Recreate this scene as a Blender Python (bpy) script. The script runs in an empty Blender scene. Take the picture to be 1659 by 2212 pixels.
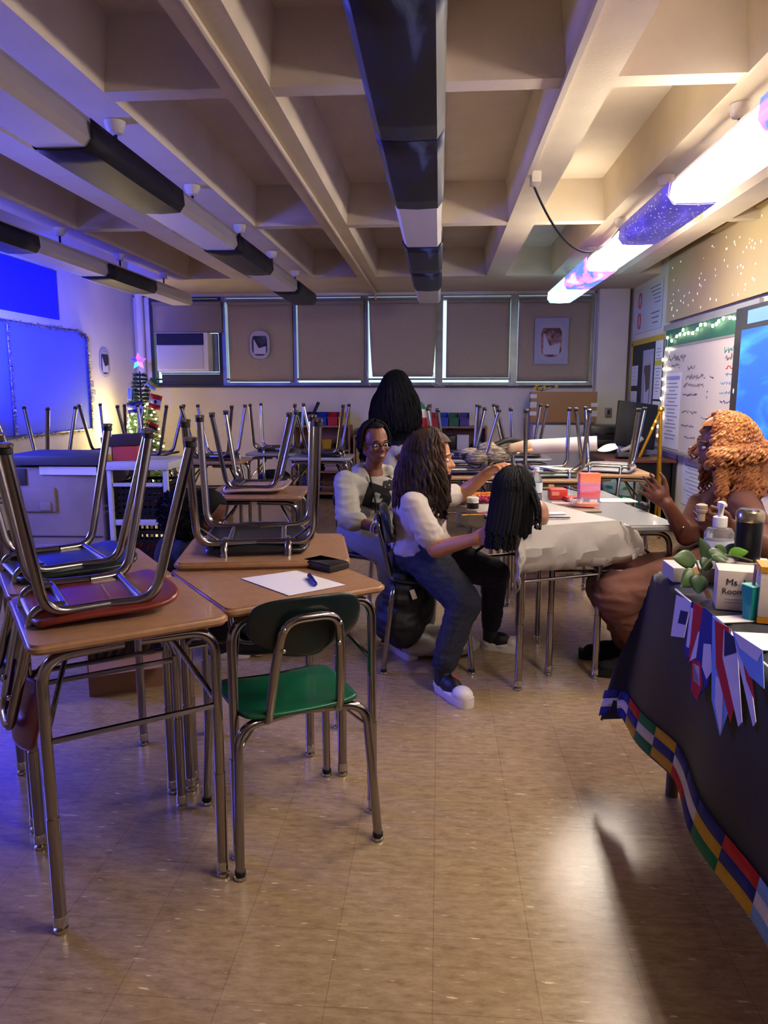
import bpy, bmesh, math, random
from mathutils import Vector, Matrix, Euler
random.seed(7)
PI = math.pi
SC = bpy.context.scene
COL = SC.collection
# ------------------------------------------------------------------ camera maths (pixel + depth -> point)
F, CX, CY, CAMH = 1600.0, 829.5, 1106.0, 1.3
PITCH = math.atan((CY - 845.0) / F)
YAW = math.atan((950.0 - CX) / F * math.cos(PITCH))
FH = Vector((-math.sin(YAW), math.cos(YAW), 0))
RT = Vector((math.cos(YAW), math.sin(YAW), 0))
FW = FH * math.cos(PITCH) - Vector((0, 0, math.sin(PITCH)))
UP = FH * math.sin(PITCH) + Vector((0, 0, math.cos(PITCH)))
CAM = Vector((0, 0, CAMH))
def _ray(x, y): return FW + RT * ((x - CX) / F) - UP * ((y - CY) / F)
def atY(x, y, Y):
    d = _ray(x, y); return CAM + d * (Y / d.y)
def atZ(x, y, z):
    d = _ray(x, y); return CAM + d * ((z - CAMH) / d.z)
def atX(x, y, X):
    d = _ray(x, y); return CAM + d * (X / d.x)
# ------------------------------------------------------------------ materials
def lin(c):
    r = []
    for v in c[:3]:
        v = v / 255.0
        r.append(v / 12.92 if v <= 0.04045 else ((v + 0.055) / 1.055) ** 2.4)
    return (r[0], r[1], r[2], 1.0)
MATS = {}
def mat(name, col, rough=0.6, metal=0.0, noise=None, bump=0.0, bscale=60, emit=None, estr=0.0, trans=0.0, ior=1.45, alpha=1.0, coat=0.0, sheen=0.0, spec=0.5, stretch=None):
    if name in MATS: return MATS[name]
    m = bpy.data.materials.new(name); m.use_nodes = True
    nt = m.node_tree; b = nt.nodes['Principled BSDF']
    b.inputs['Base Color'].default_value = lin(col)
    b.inputs['Roughness'].default_value = rough
    b.inputs['Metallic'].default_value = metal
    b.inputs['Transmission Weight'].default_value = trans
    b.inputs['IOR'].default_value = ior
    b.inputs['Alpha'].default_value = alpha
    b.inputs['Coat Weight'].default_value = coat
    b.inputs['Specular IOR Level'].default_value = spec
    if sheen: b.inputs['Sheen Weight'].default_value = sheen
    if emit is not None:
        b.inputs['Emission Color'].default_value = lin(emit); b.inputs['Emission Strength'].default_value = estr
    if noise or bump:
        tc = nt.nodes.new('ShaderNodeTexCoord')
        src = tc.outputs['Object']
        if stretch:
            mp = nt.nodes.new('ShaderNodeMapping'); mp.inputs['Scale'].default_value = stretch
            nt.links.new(src, mp.inputs['Vector']); src = mp.outputs['Vector']
    if noise:
        sc, col2, lo, hi = noise
        n = nt.nodes.new('ShaderNodeTexNoise'); n.inputs['Scale'].default_value = sc; n.inputs['Detail'].default_value = 6
        nt.links.new(src, n.inputs['Vector'])
        r = nt.nodes.new('ShaderNodeValToRGB')
        r.color_ramp.elements[0].position = lo; r.color_ramp.elements[0].color = lin(col)
        r.color_ramp.elements[1].position = hi; r.color_ramp.elements[1].color = lin(col2)
        nt.links.new(n.outputs['Fac'], r.inputs['Fac']); nt.links.new(r.outputs['Color'], b.inputs['Base Color'])
    if bump:
        n2 = nt.nodes.new('ShaderNodeTexNoise'); n2.inputs['Scale'].default_value = bscale; n2.inputs['Detail'].default_value = 4
        nt.links.new(src, n2.inputs['Vector'])
        bp = nt.nodes.new('ShaderNodeBump'); bp.inputs['Strength'].default_value = bump; bp.inputs['Distance'].default_value = 0.01
        nt.links.new(n2.outputs['Fac'], bp.inputs['Height']); nt.links.new(bp.outputs['Normal'], b.inputs['Normal'])
    MATS[name] = m
    return m
# ------------------------------------------------------------------ mesh builder
class MB:
    def __init__(s): s.v = []; s.f = []; s.m = []
    def add(s, vs, fs, m=0, T=None):
        o = len(s.v)
        s.v += [tuple(T @ Vector(p)) if T is not None else tuple(p) for p in vs]
        s.f += [tuple(i + o for i in f) for f in fs]; s.m += [m] * len(fs)
        return s
    def box(s, c, d, rz=0, m=0, bev=0.0, rot=None, T=None):
        bm = bmesh.new(); bmesh.ops.create_cube(bm, size=1)
        for v in bm.verts: v.co = Vector((v.co.x * d[0], v.co.y * d[1], v.co.z * d[2]))
        if bev: bmesh.ops.bevel(bm, geom=bm.edges[:], offset=min(bev, min(d) * .45), segments=2, affect='EDGES', profile=.6)
        R = Matrix.Translation(c) @ (Euler(rot).to_matrix().to_4x4() if rot else Matrix.Rotation(rz, 4, 'Z'))
        if T is not None: R = T @ R
        bm.verts.index_update()
        s.add([R @ v.co for v in bm.verts], [[v.index for v in f.verts] for f in bm.faces], m)
        bm.free(); return s
    def tube(s, pts, r, n=10, m=0, closed=False, cap=True, T=None):
        pts = [Vector(p) for p in pts]; k = len(pts)
        rr = r if isinstance(r, (list, tuple)) else [r] * k
        tg = []
        for i in range(k):
            if closed: t = pts[(i + 1) % k] - pts[i - 1]
            elif i == 0: t = pts[1] - pts[0]
            elif i == k - 1: t = pts[-1] - pts[-2]
            else: t = (pts[i + 1] - pts[i]).normalized() + (pts[i] - pts[i - 1]).normalized()
            tg.append(t.normalized() if t.length > 1e-9 else Vector((0, 0, 1)))
        a = Vector((0, 0, 1)) if abs(tg[0].z) < .9 else Vector((1, 0, 0))
        nrm = (a - tg[0] * a.dot(tg[0])).normalized()
        vs = []
        for i in range(k):
            nrm = (nrm - tg[i] * nrm.dot(tg[i]))
            if nrm.length < 1e-6: nrm = tg[i].orthogonal()
            nrm.normalize(); bi = tg[i].cross(nrm)
            for j in range(n):
                an = 2 * PI * j / n
                vs.append(pts[i] + (nrm * math.cos(an) + bi * math.sin(an)) * rr[i])
        fs = []
        for i in range(k if closed else k - 1):
            i2 = (i + 1) % k
            for j in range(n):
                j2 = (j + 1) % n
                fs.append((i * n + j, i * n + j2, i2 * n + j2, i2 * n + j))
        if cap and not closed:
            fs.append(tuple(range(n))[::-1]); fs.append(tuple((k - 1) * n + j for j in range(n)))
        return s.add(vs, fs, m, T)
    def lathe(s, prof, c=(0, 0, 0), n=20, m=0, T=None, sx=1, sy=1):
        vs = []; fs = []
        for (r, z) in prof:
            for j in range(n):
                a = 2 * PI * j / n
                vs.append((c[0] + r * math.cos(a) * sx, c[1] + r * math.sin(a) * sy, c[2] + z))
        for i in range(len(prof) - 1):
            for j in range(n):
                j2 = (j + 1) % n
                fs.append((i * n + j, i * n + j2, (i + 1) * n + j2, (i + 1) * n + j))
        if prof[0][0] > 1e-5: fs.append(tuple(range(n))[::-1])
        if prof[-1][0] > 1e-5: fs.append(tuple((len(prof) - 1) * n + j for j in range(n)))
        return s.add(vs, fs, m, T)
    def ell(s, c, r, n=14, k=9, m=0, T=None, rot=None):
        if not isinstance(r, (list, tuple)): r = (r, r, r)
        R = Euler(rot).to_matrix() if rot else None
        vs = []; fs = []
        for i in range(1, k):
            th = PI * i / k
            for j in range(n):
                a = 2 * PI * j / n
                p = Vector((r[0] * math.sin(th) * math.cos(a), r[1] * math.sin(th) * math.sin(a), r[2] * math.cos(th)))
                if R: p = R @ p
                vs.append(p + Vector(c))
        t = Vector((0, 0, r[2])); b = Vector((0, 0, -r[2]))
        if R: t = R @ t; b = R @ b
        vs += [t + Vector(c), b + Vector(c)]
        for i in range(k - 2):
            for j in range(n):
                j2 = (j + 1) % n
                fs.append((i * n + j, (i + 1) * n + j, (i + 1) * n + j2, i * n + j2))
        T0 = len(vs) - 2; B0 = T0 + 1
        for j in range(n):
            j2 = (j + 1) % n
            fs.append((T0, j, j2)); fs.append((B0, (k - 2) * n + j2, (k - 2) * n + j))
        return s.add(vs, fs, m, T)
    def cap(s, p0, r0, p1, r1, n=12, m=0):
        p0 = Vector(p0); p1 = Vector(p1); d = p1 - p0
        L = d.length
        if L < 1e-6: return s.ell(p0, r0, n, 8, m)
        t = d / L; pts = []; rr = []
        for i in range(5):
            a = PI / 2 * i / 4
            pts.append(p0 - t * (r0 * math.cos(a))); rr.append(max(r0 * math.sin(a), r0 * .02))
        for i in range(5):
            a = PI / 2 * i / 4
            pts.append(p1 + t * (r1 * math.sin(a))); rr.append(max(r1 * math.cos(a), r1 * .02))
        return s.tube(pts, rr, n, m)
    def prism(s, pts, z0, z1, m=0, T=None):
        n = len(pts)
        vs = [(p[0], p[1], z0) for p in pts] + [(p[0], p[1], z1) for p in pts]
        fs = [tuple(range(n))[::-1], tuple(range(n, 2 * n))] + [(i, (i + 1) % n, n + (i + 1) % n, n + i) for i in range(n)]
        return s.add(vs, fs, m, T)
    def grid(s, fn, nu, nv, m=0, T=None, thick=0.0):
        vs = [fn(i / nu, j / nv) for i in range(nu + 1) for j in range(nv + 1)]
        fs = [(i * (nv + 1) + j, (i + 1) * (nv + 1) + j, (i + 1) * (nv + 1) + j + 1, i * (nv + 1) + j + 1) for i in range(nu) for j in range(nv)]
        return s.add(vs, fs, m, T)
    def build(s, name, mats, parent=None, loc=None, rz=0, sharp=40, solid=0.0, sub=0, off=-1):
        me = bpy.data.meshes.new(name); me.from_pydata(s.v, [], s.f)
        if not isinstance(mats, (list, tuple)): mats = [mats]
        for m in mats: me.materials.append(m)
        if len(mats) > 1: me.polygons.foreach_set('material_index', s.m)
        me.validate(); me.update()
        bm = bmesh.new(); bm.from_mesh(me); bmesh.ops.recalc_face_normals(bm, faces=bm.faces); bm.to_mesh(me); bm.free()
        me.shade_smooth(); me.set_sharp_from_angle(angle=math.radians(sharp))
        o = bpy.data.objects.new(name, me); COL.objects.link(o)
        if parent is not None: o.parent = parent
        if loc is not None: o.location = loc
        o.rotation_euler.z = rz
        if solid:
            md = o.modifiers.new('thickness', 'SOLIDIFY'); md.thickness = solid; md.offset = off
        if sub:
            md = o.modifiers.new('smooth', 'SUBSURF'); md.levels = sub; md.render_levels = sub
        return o
def rrect(w, d, r, n=5, cx=0, cy=0):
    pts = []
    for (sx, sy, a0) in ((1, 1, 0), (-1, 1, 90), (-1, -1, 180), (1, -1, 270)):
        for i in range(n + 1):
            a = math.radians(a0 + 90 * i / n)
            pts.append((cx + sx * (w / 2 - r) + r * math.cos(a), cy + sy * (d / 2 - r) + r * math.sin(a)))
    return pts
def fillet(pts, r, n=6):
    pts = [Vector(p) for p in pts]; out = [pts[0]]
    for i in range(1, len(pts) - 1):
        a, b, c = pts[i - 1], pts[i], pts[i + 1]
        d1 = (a - b); d2 = (c - b); l = min(r, d1.length * .49, d2.length * .49)
        p, q = b + d1.normalized() * l, b + d2.normalized() * l
        for k in range(n + 1):
            t = k / n; out.append(p * (1 - t) ** 2 + b * 2 * t * (1 - t) + q * t * t)
    out.append(pts[-1]); return out
def tag(o, label, cat, group=None, kind=None):
    o['label'] = label; o['category'] = cat
    if group: o['group'] = group
    if kind: o['kind'] = kind
    return o
def thing(name, label, cat, loc=(0, 0, 0), rz=0, group=None):
    o = bpy.data.objects.new(name, None); COL.objects.link(o); o.empty_display_size = .05
    o.location = loc; o.rotation_euler.z = rz
    return tag(o, label, cat, group)
def struct(o): o['kind'] = 'structure'; return o
KIDS = {}
def dup(root, label, loc, rot=(0, 0, 0), group=None, swap=None):
    c = root.copy(); COL.objects.link(c)
    c.location = loc; c.rotation_euler = rot; c['label'] = label
    if group: c['group'] = group
    for ch in [o for o in list(COL.objects) if o.parent == root]:
        d = ch.copy(); COL.objects.link(d); d.parent = c
        if swap and ch.name.split('.')[0] in swap:
            d.data = ch.data.copy(); d.data.materials[0] = swap[ch.name.split('.')[0]]
        for g in [o for o in list(COL.objects) if o.parent == ch]:
            e = g.copy(); COL.objects.link(e); e.parent = d
    return c
def blob(name, prims, material, parent, voxel=.007, smooth=4, wr=None):
    mb = MB()
    for p in prims:
        if p[0] == 'c': mb.cap(p[1], p[2], p[3], p[4])
        elif p[0] == 'e': mb.ell(p[1], p[2], rot=p[3] if len(p) > 3 else None)
        elif p[0] == 'p':
            for a, b in zip(p[1][:-1], p[1][1:]): mb.cap(a[0], a[1], b[0], b[1])
    o = mb.build(name, material, parent)
    r = o.modifiers.new('r', 'REMESH'); r.mode = 'VOXEL'; r.voxel_size = voxel; r.adaptivity = 0; r.use_smooth_shade = True
    if smooth:
        s = o.modifiers.new('s', 'SMOOTH'); s.iterations = smooth; s.factor = .5
    dg = bpy.context.evaluated_depsgraph_get()
    me = bpy.data.meshes.new_from_object(o.evaluated_get(dg)); me.name = name
    if not len(me.materials): me.materials.append(material)
    o.modifiers.clear(); o.data = me
    if wr:
        from mathutils import noise as NZ
        nn = [v.normal.copy() for v in me.vertices]
        for v, n in zip(me.vertices, nn):
            p = v.co * wr[1]; a = NZ.noise(p); b = 1 - abs(NZ.noise(Vector((p.x * .7 + 9, p.y * .7, p.z * 2.2)))) * 2
            v.co += n * wr[0] * (a * .6 + b * .7 - .3)
    me.shade_smooth()
    return o
def text(name, s, size, mt, parent, loc, rot, depth=.0015, align='CENTER', sx=1.0, bold=0.0):
    c = bpy.data.curves.new(name, 'FONT'); c.body = s; c.size = size; c.extrude = depth; c.offset = bold; c.align_x = align; c.align_y = 'CENTER'
    t = bpy.data.objects.new(name, c); COL.objects.link(t)
    dg = bpy.context.evaluated_depsgraph_get()
    me = bpy.data.meshes.new_from_object(t.evaluated_get(dg)); bpy.data.objects.remove(t)
    me.materials.clear(); me.materials.append(mt)
    o = bpy.data.objects.new(name, me); COL.objects.link(o)
    if parent is not None: o.parent = parent
    o.location = loc; o.rotation_euler = rot; o.scale.x = sx
    return o
M_CHROME = mat('chrome', (150, 145, 140), .15, 1.0)
M_BLACKRUB = mat('black rubber', (20, 20, 22), .6)
M_GLIDE = mat('nickel glide', (200, 195, 180), .2, 1.0)
M_WHITE = mat('white paint', (225, 222, 215), .6)
M_PAPER = mat('white paper', (225, 222, 222), .8)
M_BLACK = mat('black plastic', (18, 18, 20), .4)
M_GREY = mat('grey metal', (120, 120, 122), .45, .3)
# ================================================================== ROOM
D = 9.1; XL = -3.75; XR = 2.2; YB = -2.2; ZB = 2.46; ZS = 2.74
M_WALL = mat('cream wall paint', (220, 212, 200), .7, noise=(2.5, (210, 201, 188), .35, .75), bump=.05, bscale=120)
M_CEIL = mat('cream concrete ceiling', (214, 202, 182), .75, noise=(3, (202, 188, 166), .35, .75), bump=.12, bscale=50)
def floor_mat():
    m = bpy.data.materials.new('tan vinyl tiles'); m.use_nodes = True; nt = m.node_tree; L = nt.links
    b = nt.nodes['Principled BSDF']
    tc = nt.nodes.new('ShaderNodeTexCoord')
    br = nt.nodes.new('ShaderNodeTexBrick'); br.offset = 0; br.squash = 1
    br.inputs['Scale'].default_value = 1; br.inputs['Brick Width'].default_value = .23; br.inputs['Row Height'].default_value = .23
    br.inputs['Mortar Size'].default_value = .0011; br.inputs['Mortar Smooth'].default_value = .2; br.inputs['Bias'].default_value = -.1
    br.inputs['Color1'].default_value = lin((172, 147, 114)); br.inputs['Color2'].default_value = lin((165, 140, 107)); br.inputs['Mortar'].default_value = lin((144, 120, 91))
    L.new(tc.outputs['Object'], br.inputs['Vector'])
    n = nt.nodes.new('ShaderNodeTexNoise'); n.inputs['Scale'].default_value = 16; n.inputs['Detail'].default_value = 8; n.inputs['Roughness'].default_value = .75
    mp = nt.nodes.new('ShaderNodeMapping'); mp.inputs['Scale'].default_value = (1, 3.2, 1)
    L.new(tc.outputs['Object'], mp.inputs['Vector']); L.new(mp.outputs['Vector'], n.inputs['Vector'])
    r = nt.nodes.new('ShaderNodeValToRGB'); r.color_ramp.elements[0].position = .33; r.color_ramp.elements[0].color = (.42, .38, .34, 1); r.color_ramp.elements[1].position = .62; r.color_ramp.elements[1].color = (1, 1, 1, 1)
    L.new(n.outputs['Fac'], r.inputs['Fac'])
    mx = nt.nodes.new('ShaderNodeMixRGB'); mx.blend_type = 'MULTIPLY'; mx.inputs['Fac'].default_value = .75
    L.new(br.outputs['Color'], mx.inputs['Color1']); L.new(r.outputs['Color'], mx.inputs['Color2'])
    # pale flecks and scuffs
    n2 = nt.nodes.new('ShaderNodeTexNoise'); n2.inputs['Scale'].default_value = 15; n2.inputs['Detail'].default_value = 3
    mp2 = nt.nodes.new('ShaderNodeMapping'); mp2.inputs['Scale'].default_value = (1, 6, 1); mp2.inputs['Rotation'].default_value = (0, 0, .3)
    L.new(tc.outputs['Object'], mp2.inputs['Vector']); L.new(mp2.outputs['Vector'], n2.inputs['Vector'])
    r2 = nt.nodes.new('ShaderNodeValToRGB'); r2.color_ramp.elements[0].position = .665; r2.color_ramp.elements[0].color = (0, 0, 0, 1); r2.color_ramp.elements[1].position = .72; r2.color_ramp.elements[1].color = (1, 1, 1, 1)
    L.new(n2.outputs['Fac'], r2.inputs['Fac'])
    mx2 = nt.nodes.new('ShaderNodeMixRGB'); mx2.inputs['Color2'].default_value = lin((212, 190, 160))
    L.new(r2.outputs['Color'], mx2.inputs['Fac']); L.new(mx.outputs['Color'], mx2.inputs['Color1'])
    L.new(mx2.outputs['Color'], b.inputs['Base Color'])
    b.inputs['Roughness'].default_value = .2; b.inputs['Specular IOR Level'].default_value = .5
    r3 = nt.nodes.new('ShaderNodeMapRange'); r3.inputs['To Min'].default_value = .10; r3.inputs['To Max'].default_value = .25
    L.new(n.outputs['Fac'], r3.inputs['Value']); L.new(r3.outputs['Result'], b.inputs['Roughness'])
    bp = nt.nodes.new('ShaderNodeBump'); bp.inputs['Strength'].default_value = .06; bp.inputs['Distance'].default_value = .01
    L.new(n.outputs['Fac'], bp.inputs['Height']); L.new(bp.outputs['Normal'], b.inputs['Normal'])
    return m
struct(MB().box(((XL + XR) / 2, (D + YB) / 2, -.05), (XR - XL + .4, D - YB + .4, .1)).build('floor', floor_mat()))
# ceiling: slab + beams + cross beams, one moulded concrete surface
cb = MB()
cb.box(((XL + XR) / 2, (D + YB) / 2, ZS + .05), (XR - XL + .4, D - YB + .4, .1))
BEAMS = [-3.405, -2.745, -2.085, -1.425, -.765, -.105, .555, 1.215, 1.875]
for x in BEAMS:
    w0, w1 = .095, .125
    cb.prism([(-w0, 0), (w0, 0), (w1, ZS - ZB + .02), (-w1, ZS - ZB + .02)], YB, 7.9, T=Matrix.Translation((x, 0, ZB)) @ Matrix(((1, 0, 0, 0), (0, 0, 1, 0), (0, 1, 0, 0), (0, 0, 0, 1))))
for y in (-1.78, .635, 3.05, 5.465):
    cb.box(((XL + XR) / 2, y + .05, (ZB + ZS) / 2 + .0012), (XR - XL, .1, ZS - ZB))
cb.box(((XL + XR) / 2, (7.9 + D) / 2, (ZB + ZS) / 2 + .01), (XR - XL, D - 7.9, ZS - ZB + .015))
struct(cb.build('ceiling', M_CEIL, sharp=25))
# walls
struct(MB().box((XL - .06, (D + YB) / 2, 1.4), (.12, D - YB + .3, 2.8)).build('wall_left', M_WALL))
struct(MB().box((XR + .06, (D + YB) / 2, 1.4), (.12, D - YB + .3, 2.8)).build('wall_right', M_WALL))
struct(MB().box(((XL + XR) / 2, YB - .06, 1.4), (XR - XL, .12, 2.8)).build('wall_front', M_WALL))
WX0, WX1, WZ0, WZ1 = -3.56, 1.80, 1.345, 2.43
w = MB()
w.box(((XL + XR) / 2, D + .09, WZ0 / 2), (XR - XL, .18, WZ0))
w.box(((XL + WX0) / 2, D + .09, 1.9), (WX0 - XL, .18, 2 * (1.9 - WZ0)))
w.box(((XR + WX1) / 2, D + .09, 1.9), (XR - WX1, .18, 2 * (1.9 - WZ0)))
w.box(((XL + XR) / 2, D + .09, (WZ1 + 2.8) / 2), (XR - XL, .18, 2.8 - WZ1))
struct(w.build('wall_back', M_WALL))
# corner column at the right, pipe chase at the left
struct(MB().box((1.985, D - .09, 1.23), (.34, .18, 2.46), bev=.008).build('trim_1', M_WALL))
M_COVE = mat('dark vinyl cove', (60, 52, 48), .5)
struct(MB().box((XL + .008, (D + YB) / 2, .05), (.016, D - YB, .1)).build('baseboard_left', M_COVE))
struct(MB().box((XR - .008, (D + YB) / 2, .05), (.016, D - YB, .1)).build('baseboard_right', M_COVE))
struct(MB().box((XL + .5 * (XR - XL), D - .008, .05), (XR - XL - .7, .016, .1)).build('baseboard_back', M_COVE))
pipe = MB(); pipe.tube([(-3.655, D - .07, .0), (-3.655, D - .07, 2.46)], .05, 14); 
tag(pipe.build('steam_pipe', M_WALL), 'white painted vertical pipe in the back left corner', 'pipe')
# windows: six units, metal frames
M_FRAME = mat('aluminium window frame', (150, 155, 155), .35, .6, noise=(6, (120, 128, 128), .3, .7))
M_DKFR = mat('dark window frame', (62, 62, 66), .5, .3)
M_GLASS = mat('window glass', (235, 245, 250), .05, trans=1.0, ior=1.05)
M_BLIND = mat('taupe shade fabric', (172, 158, 132), .85, noise=(60, (164, 150, 124), .3, .7), bump=.1, bscale=200)
M_BLIND2 = mat('valance fabric', (146, 138, 120), .8)
edges = [-3.56, -2.66, -1.785, -.915, -.015, .87, 1.80]
GLOW = mat('emissive daylight', (220, 235, 240), .6, emit=(205, 228, 240), estr=.25)  # emission put into the top panes for daylight leaking above the shades
for i in range(6):
    x0, x1 = edges[i], edges[i + 1]; xc = (x0 + x1) / 2; ww = x1 - x0
    f = MB()
    f.box((x0 + .022, D + .06, (WZ0 + WZ1) / 2), (.044, .12, WZ1 - WZ0))
    f.box((x1 - .022, D + .06, (WZ0 + WZ1) / 2), (.044, .12, WZ1 - WZ0))
    f.box((xc, D + .06, WZ0 + .03), (ww - .088, .12, .06)); f.box((xc, D + .06, 2.385), (ww - .088, .12, .035))
    f.box((xc, D + .06, WZ1 - .008), (ww - .088, .12, .016))
    f.box((xc, D + .08, WZ0 + .1), (ww - .088, .05, .02))
    wn = struct(f.build('window_%d' % (i + 1), M_FRAME if i else M_DKFR))
    MB().box((xc, D + .10, (WZ0 + 2.385) / 2 + .02), (ww - .08, .006, 2.36 - WZ0 - .03)).build('pane', M_GLASS, wn)
    MB().box((xc, D + .10, 2.408), (ww - .08, .004, .026)).build('transom_pane', GLOW, wn)
# dark sill line
struct(MB().box(((WX0 + WX1) / 2, D - .012, WZ0 + .012), (WX1 - WX0, .045, .024)).build('trim_2', M_DKFR))
# roller shades
labs = ['short taupe roller shade hanging above the air conditioner', 'taupe roller shade with the small oval aeroplane window poster', 'taupe roller shade left of the standing girl, plain with no poster',
        'narrowing taupe roller shade right behind the standing girl', 'taupe roller shade right of the standing girl, between two wide light gaps', 'taupe roller shade with the large rectangular aeroplane window poster']
zb = [2.0, 1.415, 1.43, 1.475, 1.46, 1.415]
px = [(335, 482), (495, 633), (645, 786), (798, 943), (964, 1100), (1118, 1274)]
for i in range(6):
    xa = atY(px[i][0], 740, D).x; xb = atY(px[i][1], 740, D).x
    t = thing('roller_shade', labs[i], 'window shade', ((xa + xb) / 2, D - .03, 2.36), 0, 'roller shades over the back windows')
    hw = (xb - xa) / 2; dz = zb[i] - 2.36; pin = .05 if i == 3 else 0.0
    def fab(u, v, hw=hw, dz=dz, pin=pin):
        s = (u - .5) * 2; k = v
        return (s * hw * (1 - pin * 2 * k ** 2), .012 * math.sin(u * 7 + v * 2) * k - pin * .6 * k * k * (s * s), dz * v)
    MB().grid(fab, 14, 12).build('shade_fabric', M_BLIND, t, solid=.002)
    MB().box((0, -.012, dz + .004), (2 * hw * (1 - 2 * pin), .012, .014), bev=.003).build('hem_bar', M_BLIND2, t)
    MB().tube([(-hw, -.005, -.01), (hw, -.005, -.01)], .025, 12).build('roller_tube', M_BLIND2, t)
# pull cords tangled on the sill
M_CORD = mat('white cord', (210, 215, 215), .6)
for k, (x0, lab) in enumerate([(792, 'tangled white pull cord on the sill left of the standing girl'), (935, 'white pull cord hanging beside the fourth shade'), (1102, 'white pull cord hanging beside the fifth shade')]):
    p = atY(x0, 800, D - .06); rnd = random.Random(k)
    pts = [p + Vector((0, 0, .0))]
    for j in range(7): pts.append(Vector((p.x + (.02 if j == 0 else rnd.uniform(-.05, .16)), D - .055 + rnd.uniform(-.004, .004), 1.43 - .055 * min(j, 1) - .008 + rnd.uniform(-.015, .04 if j > 1 else 0))))
    tag(MB().tube(fillet(pts, .05), .0035, 6).build('pull_cord', M_CORD), lab, 'cord')
# conduit on the beam and a surface cable on the right beam
cd = MB(); cd.tube(fillet([(-.775, -2, ZB - .012), (-.775, 8.4, ZB - .012), (-.775, 9.05, ZB - .012), (-.775, 9.07, 2.36)], .06), .012, 8)
tag(cd.build('ceiling_conduit', M_CEIL), 'long metal conduit running along the second ceiling beam', 'conduit')
# ceiling lights: rows of hanging fixtures
M_LENS = mat('white diffuser', (222, 218, 210), .45)
M_LENSB = mat('fixture end metal', (215, 210, 200), .4)
M_LIT = mat('lit diffuser', (255, 250, 240), .5, emit=(255, 240, 218), estr=7)
def galaxy(name, base, c2, c3, estr, sc, stars=False):
    m = bpy.data.materials.new(name); m.use_nodes = True; nt = m.node_tree; L = nt.links; b = nt.nodes['Principled BSDF']
    tc = nt.nodes.new('ShaderNodeTexCoord'); mp = nt.nodes.new('ShaderNodeMapping'); mp.inputs['Scale'].default_value = (3.2, 1, 3)
    L.new(tc.outputs['Object'], mp.inputs['Vector'])
    n = nt.nodes.new('ShaderNodeTexNoise'); n.inputs['Scale'].default_value = sc; n.inputs['Detail'].default_value = 7; n.inputs['Distortion'].default_value = .8
    L.new(mp.outputs['Vector'], n.inputs['Vector'])
    r = nt.nodes.new('ShaderNodeValToRGB'); e = r.color_ramp.elements
    e[0].position = .45; e[0].color = lin(base); e[1].position = .72; e[1].color = lin(c3)
    x = e.new(.6); x.color = lin(c2)
    L.new(n.outputs['Fac'], r.inputs['Fac']); out = r.outputs['Color']
    if stars:
        vo = nt.nodes.new('ShaderNodeTexVoronoi'); vo.inputs['Scale'].default_value = 38
        L.new(tc.outputs['Object'], vo.inputs['Vector'])
        r2 = nt.nodes.new('ShaderNodeValToRGB'); r2.color_ramp.elements[0].position = .1; r2.color_ramp.elements[0].color = (1, 1, 1, 1); r2.color_ramp.elements[1].position = .2; r2.color_ramp.elements[1].color = (0, 0, 0, 1)
        L.new(vo.outputs['Distance'], r2.inputs['Fac'])
        mx = nt.nodes.new('ShaderNodeMixRGB'); mx.inputs['Color2'].default_value = (1, 1, 1, 1); L.new(r2.outputs['Color'], mx.inputs['Fac']); L.new(out, mx.inputs['Color1']); out = mx.outputs['Color']
    L.new(out, b.inputs['Base Color']); b.inputs['Roughness'].default_value = .5
    if estr: L.new(out, b.inputs['Emission Color']); b.inputs['Emission Strength'].default_value = estr
    return m
G_DARK = galaxy('dark galaxy fabric', (13, 13, 20), (22, 30, 70), (110, 135, 190), 0, 1.6)
G_DARK2 = galaxy('navy fabric', (9, 11, 24), (12, 15, 32), (22, 30, 56), 0, 1.2)
G_STAR = galaxy('starry violet fabric', (70, 62, 150), (84, 70, 190), (120, 110, 220), .12, 2.5, True)
G_PINK = galaxy('pink and blue galaxy fabric', (50, 70, 200), (225, 90, 200), (255, 225, 240), .8, 2.2)
G_TEAL = galaxy('teal galaxy fabric', (90, 160, 200), (205, 232, 240), (255, 255, 250), 1.2, 2.0)
ZF = 2.2
JY = [1.83 + 1.02 * k for k in range(-4, 7)]
ROWS = {'right': (1.215, {-2: 'P', -1: 'L', 0: 'P', 1: 'L', 2: 'S', 3: 'L', 4: 'P', 5: 'T'}),
        'middle': (-.12, {-1: '-', 0: 'D', 1: 'D', 2: '-', 3: 'D', 4: 'D', 5: '-'}),
        'left': (-1.425, {-1: 'N', 0: '-', 1: 'N', 2: '-', 3: 'N', 4: '-', 5: 'N'}),
        'far left': (-2.745, {0: 'N', 1: '-', 2: 'N', 3: '-', 4: 'N', 5: '-'})}
ORD = ['nearest', 'second', 'third', 'fourth', 'fifth', 'sixth', 'seventh', 'eighth', 'ninth']
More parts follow.
